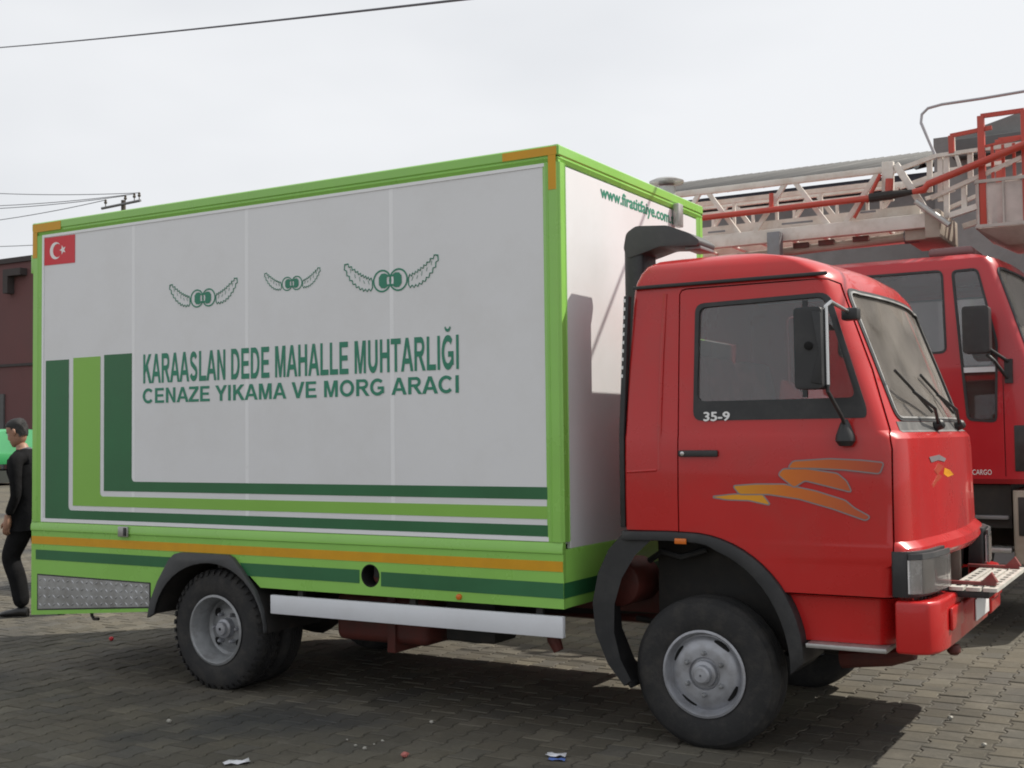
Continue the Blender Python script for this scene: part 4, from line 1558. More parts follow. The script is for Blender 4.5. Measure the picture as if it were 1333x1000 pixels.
F += [(4, 3, 2, 1, 0), tuple(5 * (len(back) - 1) + j for j in range(5))]
m = MB().add(V, F)
m.build('mudguard', 'fender_rubber', truck, fix=True, sm=50)
MB().box(4.74, 5.69, 0.43, 0.45, 0.50, 1.10).build('wheel_liner', 'chassis_black', fl)
MB().box(5.695, 5.71, 0.17, 0.42, 0.62, 0.80).build('wheel_liner', 'chassis_black', fl)
p = at(887, 705, 1, 0.05)
MB().box(p.x - 0.035, p.x + 0.03, 0.038, 0.048, p.z - 0.013, p.z + 0.016).build('side_reflector', 'amber', truck, bev=0.004)
# step
MB().box(5.672, 6.06, 0.055, 0.30, 0.575, 0.598).build('step', 'galvanised', truck, bev=0.005)
MB().box(5.672, 6.06, 1.85, 2.09, 0.575, 0.598).build('step', 'galvanised', truck, bev=0.005)

# headlamps
for s in (0, 1):
    mir = (lambda y: y) if s == 0 else (lambda y: CY1 + CY0 - y)
    m = MB()
    ys = sorted((mir(0.072), mir(0.50)))
    m.prism(rpoly([(6.085, ys[0]), (6.155, ys[0]), (6.200, ys[0] + 0.05), (6.235, ys[0] + 0.16), (6.256, ys[1]), (6.085, ys[1])] if s == 0 else [(6.085, ys[0]), (6.256, ys[0]), (6.235, ys[1] - 0.16), (6.200, ys[1] - 0.05), (6.155, ys[1]), (6.085, ys[1])], 0.02, 3), 2, 0.842, 1.056)
    hl = m.build('headlight', 'black_plastic', truck, bev=0.006)
    # lens follows the front and turns the corner
    yl = [mir(0.075), mir(0.12), mir(0.23), mir(0.49)]
    xl = [6.168, 6.212, 6.244, 6.268]
    def sheet_(name, z0, z1, dx, m_, yl=yl, xl=xl, th=0.006, nfl=0):
        ps = []
        for i in range(3):
            for k in range(8):
                t = k / 8
                ps.append((xl[i] + (xl[i + 1] - xl[i]) * t + dx, yl[i] + (yl[i + 1] - yl[i]) * t))
        ps.append((xl[3] + dx, yl[3]))
        V, F = [], []
        for i, (x, y) in enumerate(ps):
            w = 0.0022 * (i % 2) if nfl else 0
            V += [(x + w, y, z0), (x + w, y, z1), (x - th, y, z1), (x - th, y, z0)]
        for i in range(len(ps) - 1):
            k = i * 4
            for j in range(4):
                l = (j + 1) % 4
                F.append((k + j, k + l, k + 4 + l, k + 4 + j))
        F += [(0, 1, 2, 3), tuple(4 * (len(ps) - 1) + j for j in (3, 2, 1, 0))]
        return MB().add(V, F).build(name, m_, hl, fix=True, sm=20)
    sheet_('reflector', 0.860, 1.016, 0.0, 'lamp_reflector')
    sheet_('lens', 0.858, 1.018, 0.012, 'lens_clear', nfl=1)
    sheet_('lamp_brow', 1.020, 1.046, 0.010, 'arch_grey', th=0.012)

# bumper: two red end caps and the middle bar
def bumper_poly(s):
    pts = [(6.10, 0.058), (6.20, 0.058), (6.25, 0.085), (6.285, 0.15), (6.300, 0.26), (6.305, 0.60), (6.22, 0.60), (6.20, 0.16), (6.10, 0.13)]
    return pts if s == 0 else [(x, CY0 + CY1 - y) for x, y in pts]


for s in (0, 1):
    m = MB()
    m.prism(bumper_poly(s), 2, 0.578, 0.826)
    bc = m.build('bumper_cap', 'red_paint', truck, bev=0.024, seg=4)
    m = MB()
    y0_, y1_ = (0.30, 0.585) if s == 0 else (1.562, 1.847)
    m.box(6.302, 6.318, y0_, y1_, 0.665, 0.775)
    m.build('bumper_pad', 'red_paint', bc, bev=0.007, seg=3)
MB().box(6.215, 6.285, 0.605, 1.542, 0.560, 0.735).build('bumper_bar', 'red_paint', truck, bev=0.018, seg=3)
MB().box(6.288, 6.294, 1.10, 1.52, 0.60, 0.715).build('number_plate', 'flag_white', truck, bev=0.002)
MB().box(6.12, 6.19, 0.52, 0.60, 0.50, 0.575).build('tow_eye', 'rust_red', truck, bev=0.015)
m = MB()
m.lathe([(0.028, 0.0), (0.034, 0.01), (0.034, 0.035), (0.02, 0.05)], (6.26, 0.62, 0.548), (0, 0, -1), 12)
m.build('drain_plug', 'rust_red', truck)
# radiator behind the open grille
m = MB()
m.box(5.98, 6.04, 0.46, 1.69, 0.60, 1.0)
rad = m.build('radiator', 'hole_black', truck)
for k in range(14):
    y = 0.52 + k * 0.082
    MB().box(6.041, 6.050, y, y + 0.012, 0.63, 0.97).build('radiator_fin', 'steel_grey', rad)
MB().box(6.07, 6.13, 1.60, 1.645, 0.60, 1.0).build('radiator_post', 'tank_beige', rad, bev=0.004)
MB().box(6.07, 6.13, 0.93, 0.97, 0.60, 1.0).build('radiator_post', 'chassis_black', rad, bev=0.004)
MB().box(6.05, 6.212, 0.47, 1.68, 0.585, 0.605).build('sun_block_plate', 'chassis_black', rad)  # added plate that stops sun leaking down through the grille opening
m = MB()
m.lathe([(0.05, 0.0), (0.055, 0.03), (0.02, 0.045)], (6.06, 1.25, 0.90), (1, 0, 0), 16)
m.build('horn', 'steel_grey', rad)
m = MB()
m.tube([(6.06, 0.6, 0.75), (6.12, 0.68, 0.82), (6.10, 0.8, 0.88)], 0.02, 8)
m.build('hose', 'rust_red', rad)
# grille let down on its brackets
gr = bpy.data.objects.new('grille_flap', None)
COL.objects.link(gr)
gr.parent = truck
gr.location = -truck.location
g0, g1, gz = 6.262, 6.50, 0.835
for k in range(3):
    xa = g0 + 0.004 + k * (g1 - g0) / 3
    xb = xa + (g1 - g0) / 3 - 0.012
    slots = []
    for q in range(9):
        y = 0.55 + q * 0.106
        slots.append([(xa + 0.020, y), (xb - 0.020, y), (xb - 0.020, y + 0.068), (xa + 0.020, y + 0.068)])
    m = MB()
    m.prism(rpoly([(xa, 0.50), (xb, 0.50), (xb, 1.53), (xa, 1.53)], 0.008, 2), 2, gz, gz + 0.018, holes=slots)
    m.build('grille_slat', 'flap_white', gr)
for y in (0.60, 1.42):
    m = MB()
    m.box(g0 - 0.06, g1 - 0.03, y, y + 0.035, gz + 0.0195, gz + 0.035)
    m.prism([(g1 - 0.10, gz + 0.0355), (g1 - 0.02, gz + 0.0355), (g1 - 0.05, gz + 0.085)], 1, y - 0.002, y + 0.037)
    m.build('grille_bracket', 'bracket_red', gr, fix=True)
MB().box(g0 - 0.03, g1 - 0.05, 0.52, 1.51, gz - 0.035, gz - 0.002).build('grille_frame', 'black_plastic', gr, bev=0.006)

# mirror on its two arms
MY = -0.135
m = MB()
mx0, mx1 = at(1038, 455, 1, MY).x, at(1074, 455, 1, MY).x
mz0, mz1 = at(1055, 507, 1, MY).z, at(1055, 401, 1, MY).z
m.prism(rpoly([(mx0, mz0), (mx1, mz0), (mx1, mz1), (mx0, mz1)], 0.022, 4), 1, MY - 0.055, MY + 0.075)
mi = m.build('mirror', 'black_plastic', truck, bev=0.016, seg=3)
m = MB()
m.prism([(mx1 + 0.000, mz1 - 0.03), (mx1 - 0.045, mz1 - 0.02), (mx1 - 0.012, mz1 - 0.22), (mx1 - 0.055, mz0 + 0.03), (mx1, mz0 + 0.02)], 1, MY - 0.064, MY - 0.05)
m.build('mirror_rib', 'black_plastic', mi, bev=0.004)
m = MB()
m.lathe([(0.02, 0.0), (0.02, 0.012), (0.012, 0.016)], ((mx0 + mx1) / 2 + 0.005, MY - 0.055, (mz0 + mz1) / 2 + 0.01), (0, -1, 0), 12)
m.build('mirror_knob', 'hole_black', mi)
m = MB()
m.box(mx0 - 0.004, mx0 + 0.0, MY - 0.035, MY + 0.055, mz0 + 0.03, mz1 - 0.03)
m.build('mirror_glass', 'bright_metal', mi)
tp = at(1072, 393, 1, MY)
m = MB()
xa = mx1 + 0.008
m.tube([(xa, MY, mz0 + 0.02), (xa, MY, mz1 - 0.1), (tp.x + 0.01, MY, tp.z - 0.02), (tp.x + 0.03, MY + 0.02, tp.z), (5.925, CY0 + 0.0, 2.20)], 0.010, 8)
m.build('mirror_arm', 'bright_metal', mi)
MB().box(5.885, 5.965, CY0 - 0.035, CY0 + 0.035, 2.165, 2.225).build('arm_clamp', 'black_plastic', mi, bev=0.01)
e1, e2 = at(1099, 546, 1, CY0 - 0.09), at(1100, 566, 1, CY0 - 0.04)
m = MB()
m.tube([(xa, MY, mz0 + 0.02), (xa, MY, mz0 - 0.01), (e1.x - 0.01, CY0 - 0.09, e1.z + 0.01), (e2.x, CY0 - 0.045, e2.z + 0.05), (e2.x, CY0 - 0.035, e2.z)], 0.010, 8)
m.build('mirror_arm', 'black_plastic', mi)
m = MB()
m.lathe([(0.030, 0.0), (0.048, 0.025), (0.046, 0.05), (0.025, 0.105), (0.012, 0.13)], (e2.x, CY0 - 0.034, e2.z - 0.055), (0, 0, 1), 16)
m.build('arm_foot', 'black_plastic', mi)

# snorkel: ribbed riser behind the cab with a flat intake head
m = MB()
m.box(4.565, 4.685, 0.40, 0.62, 1.12, 2.715)
sn = m.build('snorkel', 'black_plastic', truck, bev=0.035, seg=3)
hv = []
m = MB()
m.prism(rpoly([(4.572, 2.675), (4.590, 2.765), (4.65, 2.800), (4.84, 2.785), (4.97, 2.730), (5.03, 2.685), (5.02, 2.655), (4.80, 2.672), (4.70, 2.645), (4.60, 2.62)], 0.02, 3), 1, 0.395, 0.64)
m.build('snorkel_head', 'arch_grey', sn, bev=0.022, seg=3)
MB().box(4.935, 5.028, 0.42, 0.62, 2.640, 2.6585).build('snorkel_mouth', 'steel_grey', sn, bev=0.004)
# rubber edge with clips down the back of the cab
m = MB()
m.prism([(4.668, 1.13), (4.698, 1.13), (4.698, 1.62), (4.738, 2.37), (4.710, 2.37), (4.668, 1.62)], 1, CY0 + 0.012, CY0 + 0.055)
ed = m.build('cab_edge_seal', 'black_plastic', truck, bev=0.005)
for k in range(10):
    z = 1.93 + k * 0.045
    xe = 4.668 + 0.042 * (z - 1.62) / 0.75
    MB().box(xe + 0.002, xe + 0.014, CY0 + 0.009, CY0 + 0.0115, z, z + 0.018).build('edge_clip', 'letter_white', ed)
# short black post behind the cab roof
p0, p1 = at(998, 335, 1, 2.0), at(1016, 302, 1, 2.0)

# wipers
def ws_x(z):
    return 6.128 + (5.872 - 6.128) * (z - 1.63) / (2.34 - 1.63) + 0.052
for yb, ang, ln in ((0.80, 1.0, 0.42), (1.40, 1.1, 0.40)):
    zb_ = 1.655
    xb = ws_x(zb_) + 0.012
    ye, ze = yb - 0.30, zb_ + 0.17
    m = MB()
    m.tube([(xb, yb, zb_), (xb + 0.012, (yb + ye) / 2, (zb_ + ze) / 2), (ws_x(ze) + 0.012, ye, ze)], 0.009, 6)
    wi = m.build('wiper', 'black_plastic', cab)
    m = MB()
    m.tube([(ws_x(ze - 0.10) + 0.006, ye + 0.30, ze - 0.10), (ws_x(ze + 0.02) + 0.008, ye, ze + 0.02), (ws_x(ze + 0.10) + 0.004, ye - 0.20, ze + 0.10)], 0.008, 6)
    m.build('wiper_blade', 'black_plastic', wi)
    m = MB()
    m.lathe([(0.026, -0.02), (0.026, 0.02), (0.015, 0.03)], (xb, yb, zb_), (1, 0, 0.4), 12)
    m.build('wiper_pivot', 'black_plastic', wi)

# inside the cab
MB().box(4.74, 5.95, CY0 + 0.05, CY1 - 0.05, 1.13, 1.16).build('cab_floor', 'cab_trim', truck)
m = MB()
m.prism([(5.78, 1.35), (6.05, 1.35), (6.06, 1.62), (5.95, 1.70), (5.82, 1.68), (5.75, 1.60)], 1, CY0 + 0.06, CY1 - 0.06)
m.build('dashboard', 'cab_trim', truck, bev=0.02)
MB().box(4.85, 5.55, CY0 + 0.14, CY1 - 0.14, 2.475, 2.485).build('headlining', 'cab_lining', truck)
for k, (y0_, y1_) in enumerate(((0.22, 0.72), (0.78, 1.22), (1.38, 1.90))):
    m = MB()
    m.box(4.98, 5.45, y0_, y1_, 1.40, 1.56)
    st_ = m.build('seat', 'seat_cloth', truck, bev=0.05, seg=3)
    m = MB()
    m.box(4.90, 5.02, y0_, y1_, 1.56, 2.08, rot=Matrix.Rotation(radians(-10), 3, 'Y'), piv=(4.96, (y0_ + y1_) / 2, 1.56))
    m.build('backrest', 'seat_cloth' if k != 0 else 'seat_cloth', st_, bev=0.05, seg=3)
    MB().box(4.99, 5.44, y0_ + 0.04, y1_ - 0.04, 1.17, 1.395).build('seat_base', 'chassis_black', st_)
m = MB()
m.prism(rpoly([(5.36, 1.57), (5.66, 1.57), (5.52, 1.80), (5.40, 1.93)], 0.04, 3), 1, 0.62, 0.74)
m.build('reflection_wedge', 'reflection_red', truck, bev=0.02)  # red wedge added inside to stand for a reflection in the side window
sw = Vector((5.62, 1.55, 1.80))
ax_ = Vector((-0.75, 0, 0.66)).normalized()
u_ = ax_.cross(Vector((0, 1, 0))).normalized()
m = MB()
m.tube([sw + (u_ * cos(2 * pi * k / 32) + Vector((0, 1, 0)) * sin(2 * pi * k / 32)) * 0.22 for k in range(32)], 0.015, 8, closed=True)
for a_ in (0.5, 2.6, 4.71):
    m.tube([sw, sw + (u_ * cos(a_) + Vector((0, 1, 0)) * sin(a_)) * 0.215], 0.012, 6)
m.tube([sw, sw - ax_ * 0.42], 0.03, 8)
m.build('steering_wheel', 'black_plastic', truck)

# ================================================================== fire truck with ladder, standing behind
FY0, FY1 = 4.30, 6.70
fire = thing('fire_truck', 'red fire truck with folded white ladder and cage standing behind the box truck', 'fire truck', (3.0, 5.5, 0))
CY0, CY1 = FY0, FY1
CYC = (CY0 + CY1) / 2
LEV = [(1.20, 4.15, 6.20, 0.03, 0.12, 0.03),
       (1.24, 4.13, 6.26, 0.00, 0.14, 0.04),
       (1.70, 4.12, 6.29, -0.005, 0.15, 0.05),
       (2.08, 4.12, 6.29, 0.00, 0.15, 0.05),
       (2.14, 4.12, 6.27, 0.005, 0.15, 0.05),
       (2.60, 4.13, 6.125, 0.03, 0.15, 0.05),
       (2.95, 4.15, 6.015, 0.05, 0.15, 0.05),
       (3.01, 4.17, 5.975, 0.07, 0.16, 0.05),
       (3.05, 4.22, 5.88, 0.13, 0.18, 0.05),
       (3.075, 4.35, 5.70, 0.30, 0.22, 0.03)]
W1 = rpoly([(4.72, 2.245), (5.600, 2.245), (5.578, 2.93), (4.74, 2.93)], 0.06, 4)
W2 = rpoly([(5.738, 1.70), (5.965, 1.68), (5.985, 2.32), (5.845, 2.925), (5.640, 2.92)], 0.05, 4)
WS = rpoly([(FY0 + 0.055, 2.12), (FY1 - 0.055, 2.12), (FY1 - 0.095, 2.93), (FY0 + 0.095, 2.93)], 0.06, 4)
S = shell(0.0, 0.04)
b_ = S
for w in (W1, W2):
    b_ = boolean(b_, pr(w, 1, 3, 8), 'DIFFERENCE')
b_ = boolean(b_, pr(WS, 0, 5.86, 7.5), 'DIFFERENCE')
for dl in ([(6.012, 1.26), (6.020, 1.26), (6.020, 2.10), (6.012, 2.10)], [(5.20, 1.26), (5.208, 1.26), (5.208, 2.2), (5.20, 2.2)]):
    b_ = boolean(b_, pr(dl, 1, 4.0, 4.33), 'DIFFERENCE')
fcab = link('cab', b_, 'fire_red', fire, sm=28)
for w in (W1, W2):
    for a, b in ((3.5, 4.9), (6.1, 7.5)):
        g = boolean(shell(0.010, 0.015), pr(shrink(w, 0.018), 1, a, b), 'INTERSECT')
        link('window', g, 'window_glass', fcab, sm=28)
        g = boolean(shell(-0.004, 0.03), pr(w, 1, a, b, [shrink(w, 0.018)]), 'INTERSECT')
        link('window_seal', g, 'black_plastic', fcab, sm=28)
g = boolean(shell(0.010, 0.016), pr(shrink(WS, 0.02), 0, 5.86, 7.5), 'INTERSECT')
link('windscreen', g, 'windscreen_glass', fcab, sm=28)
g = boolean(shell(-0.005, 0.03), pr(WS, 0, 5.86, 7.5, [shrink(WS, 0.02)]), 'INTERSECT')
link('windscreen_seal', g, 'black_plastic', fcab, sm=28)
g = boolean(shell(0.0, 0.03), pr([(5.72, 2.085), (5.99, 2.085), (5.99, 2.125), (5.72, 2.125)], 1, 3.5, 4.9), 'INTERSECT')
link('window_bar', g, 'guard_white', fcab, sm=28)
p0, p1 = at(1266, 618, 1, FY0), at(1291, 611, 1, FY0)
text('lettering', 'CARGO', 'letter_white', fcab, lambda u, v, d: Vector((p0.x + u, FY0 - 0.004 - 0.002 * (0.5 + d), p0.z + v)), p1.x - p0.x, 0.040, bold=0.0)
# corner vent panel
MB().box(6.085, 6.27, FY0 - 0.012, FY0 + 0.03, 1.30, 1.66).build('corner_vent', 'black_plastic', fcab, bev=0.008)
# mirror
my = FY0 - 0.2
q0, q1 = at(1255, 461, 1, my), at(1288, 398, 1, my)
m = MB()
m.prism(rpoly([(q0.x, q0.z), (q1.x, q0.z), (q1.x, q1.z), (q0.x, q1.z)], 0.03, 4), 1, my - 0.06, my + 0.08)
fm = m.build('mirror', 'black_plastic', fire, bev=0.018, seg=3)
m = MB()
m.tube([(q1.x - 0.03, my, q0.z - 0.01), (q1.x + 0.02, my, q0.z - 0.06), (6.05, FY0 - 0.02, 2.03)], 0.014, 8)
m.tube([(q1.x - 0.01, my, q0.z + 0.03), (6.06, FY0 - 0.02, 2.16)], 0.014, 8)
m.box(6.03, 6.09, FY0 - 0.03, FY0 + 0.02, 1.99, 2.18)
m.build('mirror_arm', 'black_plastic', fm)
# beacon bar on the roof
q0, q1 = at(1209, 334, 1, 4.75), at(1267, 323, 1, 4.75)
m = MB()
m.box(q0.x, q1.x, 4.72, 6.2, 3.085, 3.165)
fb = m.build('beacon_bar', 'beacon_dull', fire, bev=0.03, seg=3)
MB().box(q0.x + 0.05, q1.x - 0.05, 4.85, 6.1, 3.06, 3.084).build('beacon_foot', 'black_plastic', fb)
# bumper, corner lamp, steps and wheel arch below the cab
m = MB()
m.prism(rpoly([(6.055, FY0 - 0.01), (6.32, FY0 - 0.01), (6.42, FY0 + 0.12), (6.46, CYC), (6.42, FY1 - 0.12), (6.32, FY1 + 0.01), (6.055, FY1 + 0.01)], 0.06, 3), 2, 0.58, 1.15)
fbm = m.build('bumper', 'tank_beige', fire, bev=0.02, seg=2)
MB().box(6.10, 6.30, FY0 - 0.022, FY0 - 0.011, 0.80, 1.10).build('corner_lamp', 'black_plastic', fbm, bev=0.005)
MB().box(4.4, 6.04, FY0 + 0.08, FY1 - 0.08, 0.85, 1.19).build('engine_bay', 'chassis_black', fire)
MB().box(5.60, 6.04, FY0 + 0.0, FY0 + 0.28, 0.66, 0.70).build('step', 'galvanised', fire, bev=0.006)
MB().box(5.60, 6.02, FY0 + 0.03, FY0 + 0.26, 0.92, 0.95).build('step', 'steel_grey', fire, bev=0.006)
m = MB()
m.prism([(4.55, 0.75), (4.62, 1.05), (4.75, 1.17), (5.45, 1.17), (5.58, 1.05), (5.64, 0.66), (5.59, 0.66), (5.53, 1.03), (5.42, 1.12), (4.78, 1.12), (4.67, 1.03), (4.60, 0.75)], 1, FY0 + 0.02, FY0 + 0.5)
m.build('wheel_arch', 'fender_rubber', fire)
# rear body with shutters, hidden in the photograph by the box truck
m = MB()
m.box(-2.6, 4.05, FY0 + 0.05, FY1 - 0.05, 0.85, 2.75)
fbody = m.build('equipment_body', 'fire_red', fire, bev=0.03)
for k in range(4):
    x = -2.4 + k * 1.6
    for y0_, y1_ in ((FY0 + 0.035, FY0 + 0.049), (FY1 - 0.049, FY1 - 0.035)):
        m = MB()
        m.box(x, x + 1.35, y0_, y1_, 1.1, 2.5)
        sh = m.build('shutter', 'galvanised', fbody)
for y in (5.0, 5.85):
    MB().box(-2.5, 6.0, y, y + 0.1, 0.62, 0.84).build('chassis_rail', 'chassis_black', fire)


def big_wheel(c, side):
    m = MB()
    R = 0.50
    m.lathe([(0.29, 0.11), (0.33, 0.135), (0.42, 0.14), (0.465, 0.125), (R - 0.01, 0.11), (R, 0.09), (R, -0.09), (R - 0.01, -0.11), (0.42, -0.14), (0.29, -0.11)], c, (0, side, 0), 56, cap=False)
    t = m.build('wheel', 'tyre_rubber', fire, sm=40)
    m = MB()
    m.lathe([(0.29, 0.10), (0.30, 0.125), (0.27, 0.12), (0.25, 0.03), (0.18, 0.02), (0.16, 0.07), (0.12, 0.08), (0.11, 0.13), (0.02, 0.14)], c, (0, side, 0), 40, cap=False)
    m.build('rim', 'rim_steel', t, fix=True)


for x in (5.08, 0.6):
    big_wheel((x, FY0 + 0.22, 0.494), -1)
    big_wheel((x, FY1 - 0.22, 0.494), 1)

# ladder: turntable, trusses, rungs, arm and cage
LY, LY2 = 5.05, 5.80
m = MB()
m.lathe([(0.75, 0.0), (0.75, 0.12), (0.55, 0.16), (0.5, 0.45)], (0.6, 5.5, 2.75), (0, 0, 1), 32)
m.build('turntable', 'steel_grey', fire)
lad = bpy.data.objects.new('ladder', None)
COL.objects.link(lad)
lad.parent = fire
lad.location = -fire.location
for x in (0.35, 0.85):
    MB().box(x - 0.06, x + 0.06, LY + 0.02, LY2 - 0.02, 3.19, 3.42).build('ladder_cradle', 'steel_grey', lad, bev=0.01)


def lp(px, py, y):
    return at(px, py, 1, y)


def beam(m, a, b, hw, hh):
    """box beam from a to b; hw: half width across, hh: half height"""
    a, b = Vector(a), Vector(b)
    t = (b - a).normalized()
    s = t.cross(Vector((0, 0, 1)))
    if s.length < 1e-3:
        s = Vector((0, 1, 0))
    s.normalize()
    w = s.cross(t)
    vs = [p + s * i * hw + w * j * hh for p in (a, b) for j in (-1, 1) for i in (-1, 1)]
    m.add(vs, [(0, 1, 3, 2), (4, 6, 7, 5), (0, 4, 5, 1), (2, 3, 7, 6), (0, 2, 6, 4), (1, 5, 7, 3)])


T0, T1 = lp(905, 251, LY), lp(1154, 221, LY)
B0, B1 = lp(924, 316, LY), lp(1214, 287, LY)
tdir = (T1 - T0) / (T1.x - T0.x)
bdir = (B1 - B0) / (B1.x - B0.x)
TB, BB = T0 + tdir * (0.2 - T0.x), B0 + bdir * (0.2 - B0.x)
tx = lambda x, y: Vector((x, y, (T0 + tdir * (x - T0.x)).z))
bx_ = lambda x, y: Vector((x, y, (B0 + bdir * (x - B0.x)).z))
for y in (LY, LY2):
    m = MB()
    beam(m, tx(0.2, y), tx(T1.x, y), 0.025, 0.028)
    m.build('top_rail', 'ladder_white', lad, bev=0.006)
    m = MB()
    beam(m, bx_(0.2, y), bx_(B1.x, y), 0.04, 0.062)
    m.build('side_beam', 'ladder_white', lad, bev=0.008)
    tops = [lp(916, 252, LY).x, lp(1037, 238, LY).x, lp(1150, 225, LY).x]
    bots = [lp(979, 300, LY).x, lp(1107, 284, LY).x]
    st_ = (tops[2] - tops[0]) / 2
    x = tops[2]
    k = 0
    while x > 0.6:
        for s in (-1, 1):
            if s > 0 and k == 0:
                continue
            m = MB()
            beam(m, tx(x + s * 0.035, y), bx_(x + s * (st_ / 2 - 0.04), y), 0.017, 0.021)
            m.build('diagonal', 'ladder_white', lad)
        x -= st_
        k += 1
# inner, narrower section nested in the main one
for y in (LY + 0.10, LY2 - 0.10):
    off = 0.055
    m = MB()
    beam(m, tx(0.4, y) - Z * 0.10, tx(T1.x - 0.05, y) - Z * 0.10, 0.016, 0.022)
    m.build('inner_rail', 'ladder_white', lad)
    m = MB()
    beam(m, bx_(0.4, y) + Z * 0.12, bx_(B1.x - 0.12, y) + Z * 0.12, 0.02, 0.045)
    m.build('inner_beam', 'ladder_white', lad)
    x = T1.x - 0.2
    while x > 0.6:
        m = MB()
        beam(m, tx(x, y) - Z * 0.12, bx_(x, y) + Z * 0.15, 0.012, 0.014)
        m.build('inner_post', 'ladder_white', lad)
        x -= 0.42
x = B1.x - 0.15
while x > 0.5:
    m = MB()
    m.tube([bx_(x, LY + 0.041), bx_(x, LY2 - 0.041)], 0.016, 8)
    m.build('rung', 'ladder_white', lad)
    m = MB()
    m.tube([bx_(x, LY + 0.121) + Z * 0.12, bx_(x, LY2 - 0.121) + Z * 0.12], 0.014, 8)
    m.build('rung', 'ladder_white', lad)
    x -= 0.30
# extension cylinder under the beam
a_, b2 = lp(1005, 330, LY + 0.12), lp(1178, 309, LY + 0.12)
m = MB()
m.tube([a_ - (b2 - a_) * 1.1, b2], 0.042, 12)
m.build('extension_cylinder', 'tank_beige', lad)
m = MB()
m.tube([b2, b2 + (b2 - a_) * 0.10], 0.062, 12)
m.build('cylinder_head', 'steel_grey', lad)
m = MB()
m.box(b2.x + 0.02, B1.x + 0.03, LY + 0.02, LY2 - 0.02, b2.z - 0.05, b2.z + 0.09)
m.build('pulley_block', 'tank_beige', lad, bev=0.01)
for px_, w_ in ((1042, 30), (1075, 26), (1120, 34)):
    c_ = lp(px_, 312 - (px_ - 1042) * 0.11 + 4, LY + 0.05)
    MB().box(c_.x - 0.07, c_.x + 0.07, LY + 0.045, LY + 0.10, c_.z - 0.045, c_.z + 0.0).build('bracket', 'rust_red', lad)
# tread boards showing between the rails
for pa_, pb_ in (((922, 303), (944, 300)), ((1018, 292), (1058, 287)), ((1120, 277), (1140, 274))):
    a_, b2 = lp(*pa_, LY - 0.05), lp(*pb_, LY - 0.05)
    MB().box(a_.x, b2.x, LY - 0.06, LY - 0.045, a_.z - 0.008, a_.z + 0.008).build('hook_bar', 'steel_grey', lad)
# black bracket in front of the beam
a_, b2 = lp(999, 338, LY - 0.15), lp(1015, 301, LY - 0.15)
MB().box(a_.x, b2.x, LY - 0.16, LY - 0.055, a_.z - 0.12, b2.z).build('rest_bracket', 'steel_grey', lad, bev=0.008)
# red guide tube and its end stop
r0, r1 = lp(905, 285, LY - 0.10), lp(1132, 258, LY - 0.10)
m = MB()
m.tube([r0 - (r1 - r0) * 1.2, r1], 0.028, 12)
m.build('guide_tube', 'ladder_red', lad)
r2 = lp(1188, 250, LY - 0.10)
m = MB()
m.tube([r1, r1.lerp(r2, 0.5), r2], [0.042, 0.040, 0.022], 10)
m.build('tube_sleeve', 'chassis_black', lad)
for pts, r in (([(1004, 270), (1004, 252)], 0.022), ([(1157, 252), (1158, 233)], 0.035), ([(1128, 264), (1146, 227)], 0.018), ([(1112, 284), (1124, 262)], 0.016)):
    m = MB()
    m.tube([lp(a, b, LY - 0.07) for a, b in pts], r, 8)
    m.build('red_stop', 'ladder_red', lad)
# head frame at the ladder's end
m = MB()
beam(m, lp(1156, 211, LY), lp(1156, 262, LY), 0.03, 0.05)
m.build('head_post', 'ladder_white', lad, bev=0.005)
m = MB()
beam(m, lp(1166, 214, LY), lp(1212, 285, LY), 0.025, 0.03)
m.build('head_strut', 'ladder_white', lad, bev=0.005)
m = MB()
m.box(B1.x - 0.06, B1.x + 0.07, LY - 0.05, LY2 + 0.05, B1.z - 0.16, B1.z + 0.09)
m.build('hinge_block', 'tank_beige', lad, bev=0.015)
m = MB()
m.tube([lp(1192, 262, LY - 0.1), lp(1236, 293, LY - 0.1)], 0.026, 10)
m.build('hinge_cylinder', 'galvanised', lad)
# upper arm with its own rails, carrying the cage
m = MB()
m.tube([r2, lp(1203, 247, LY - 0.10), lp(1208, 240, LY - 0.10), lp(1327, 191, LY - 0.10), lp(1420, 155, LY - 0.10)], [0.024, 0.034, 0.032, 0.032, 0.032], 12)
arm = m.build('cage_arm', 'ladder_red', lad)
for pts, w_ in (([(1219, 203), (1330, 187)], 0.016), ([(1212, 258), (1330, 205)], 0.018), ([(1236, 281), (1272, 269)], 0.024), ([(1150, 228), (1219, 203)], 0.018), ([(1185, 243), (1225, 230)], 0.016)):
    for y in (LY, LY2 - 0.1):
        m = MB()
        beam(m, lp(pts[0][0], pts[0][1], LY) + Vector((0, y - LY, 0)), lp(pts[1][0], pts[1][1], LY) + Vector((0, y - LY, 0)), w_, w_)
        m.build('arm_rail', 'ladder_white', lad)
for px_, t_, b_p in ((1210, 206, 250), (1224, 202, 262), (1232, 205, 284), (1255, 240, 274), (1263, 198, 232)):
    m = MB()
    beam(m, lp(px_, t_, LY + 0.03), lp(px_ + 0.5, b_p, LY + 0.03), 0.018, 0.022)
    m.build('arm_post', 'ladder_white', lad)
m = MB()
m.tube([lp(a, b, LY) for a, b in ((1219, 206), (1209, 183), (1199, 160), (1200, 149), (1208, 141), (1226, 136), (1280, 128), (1333, 119), (1420, 105))], 0.013, 8)
m.build('hand_hoop', 'pipe_grey', lad)
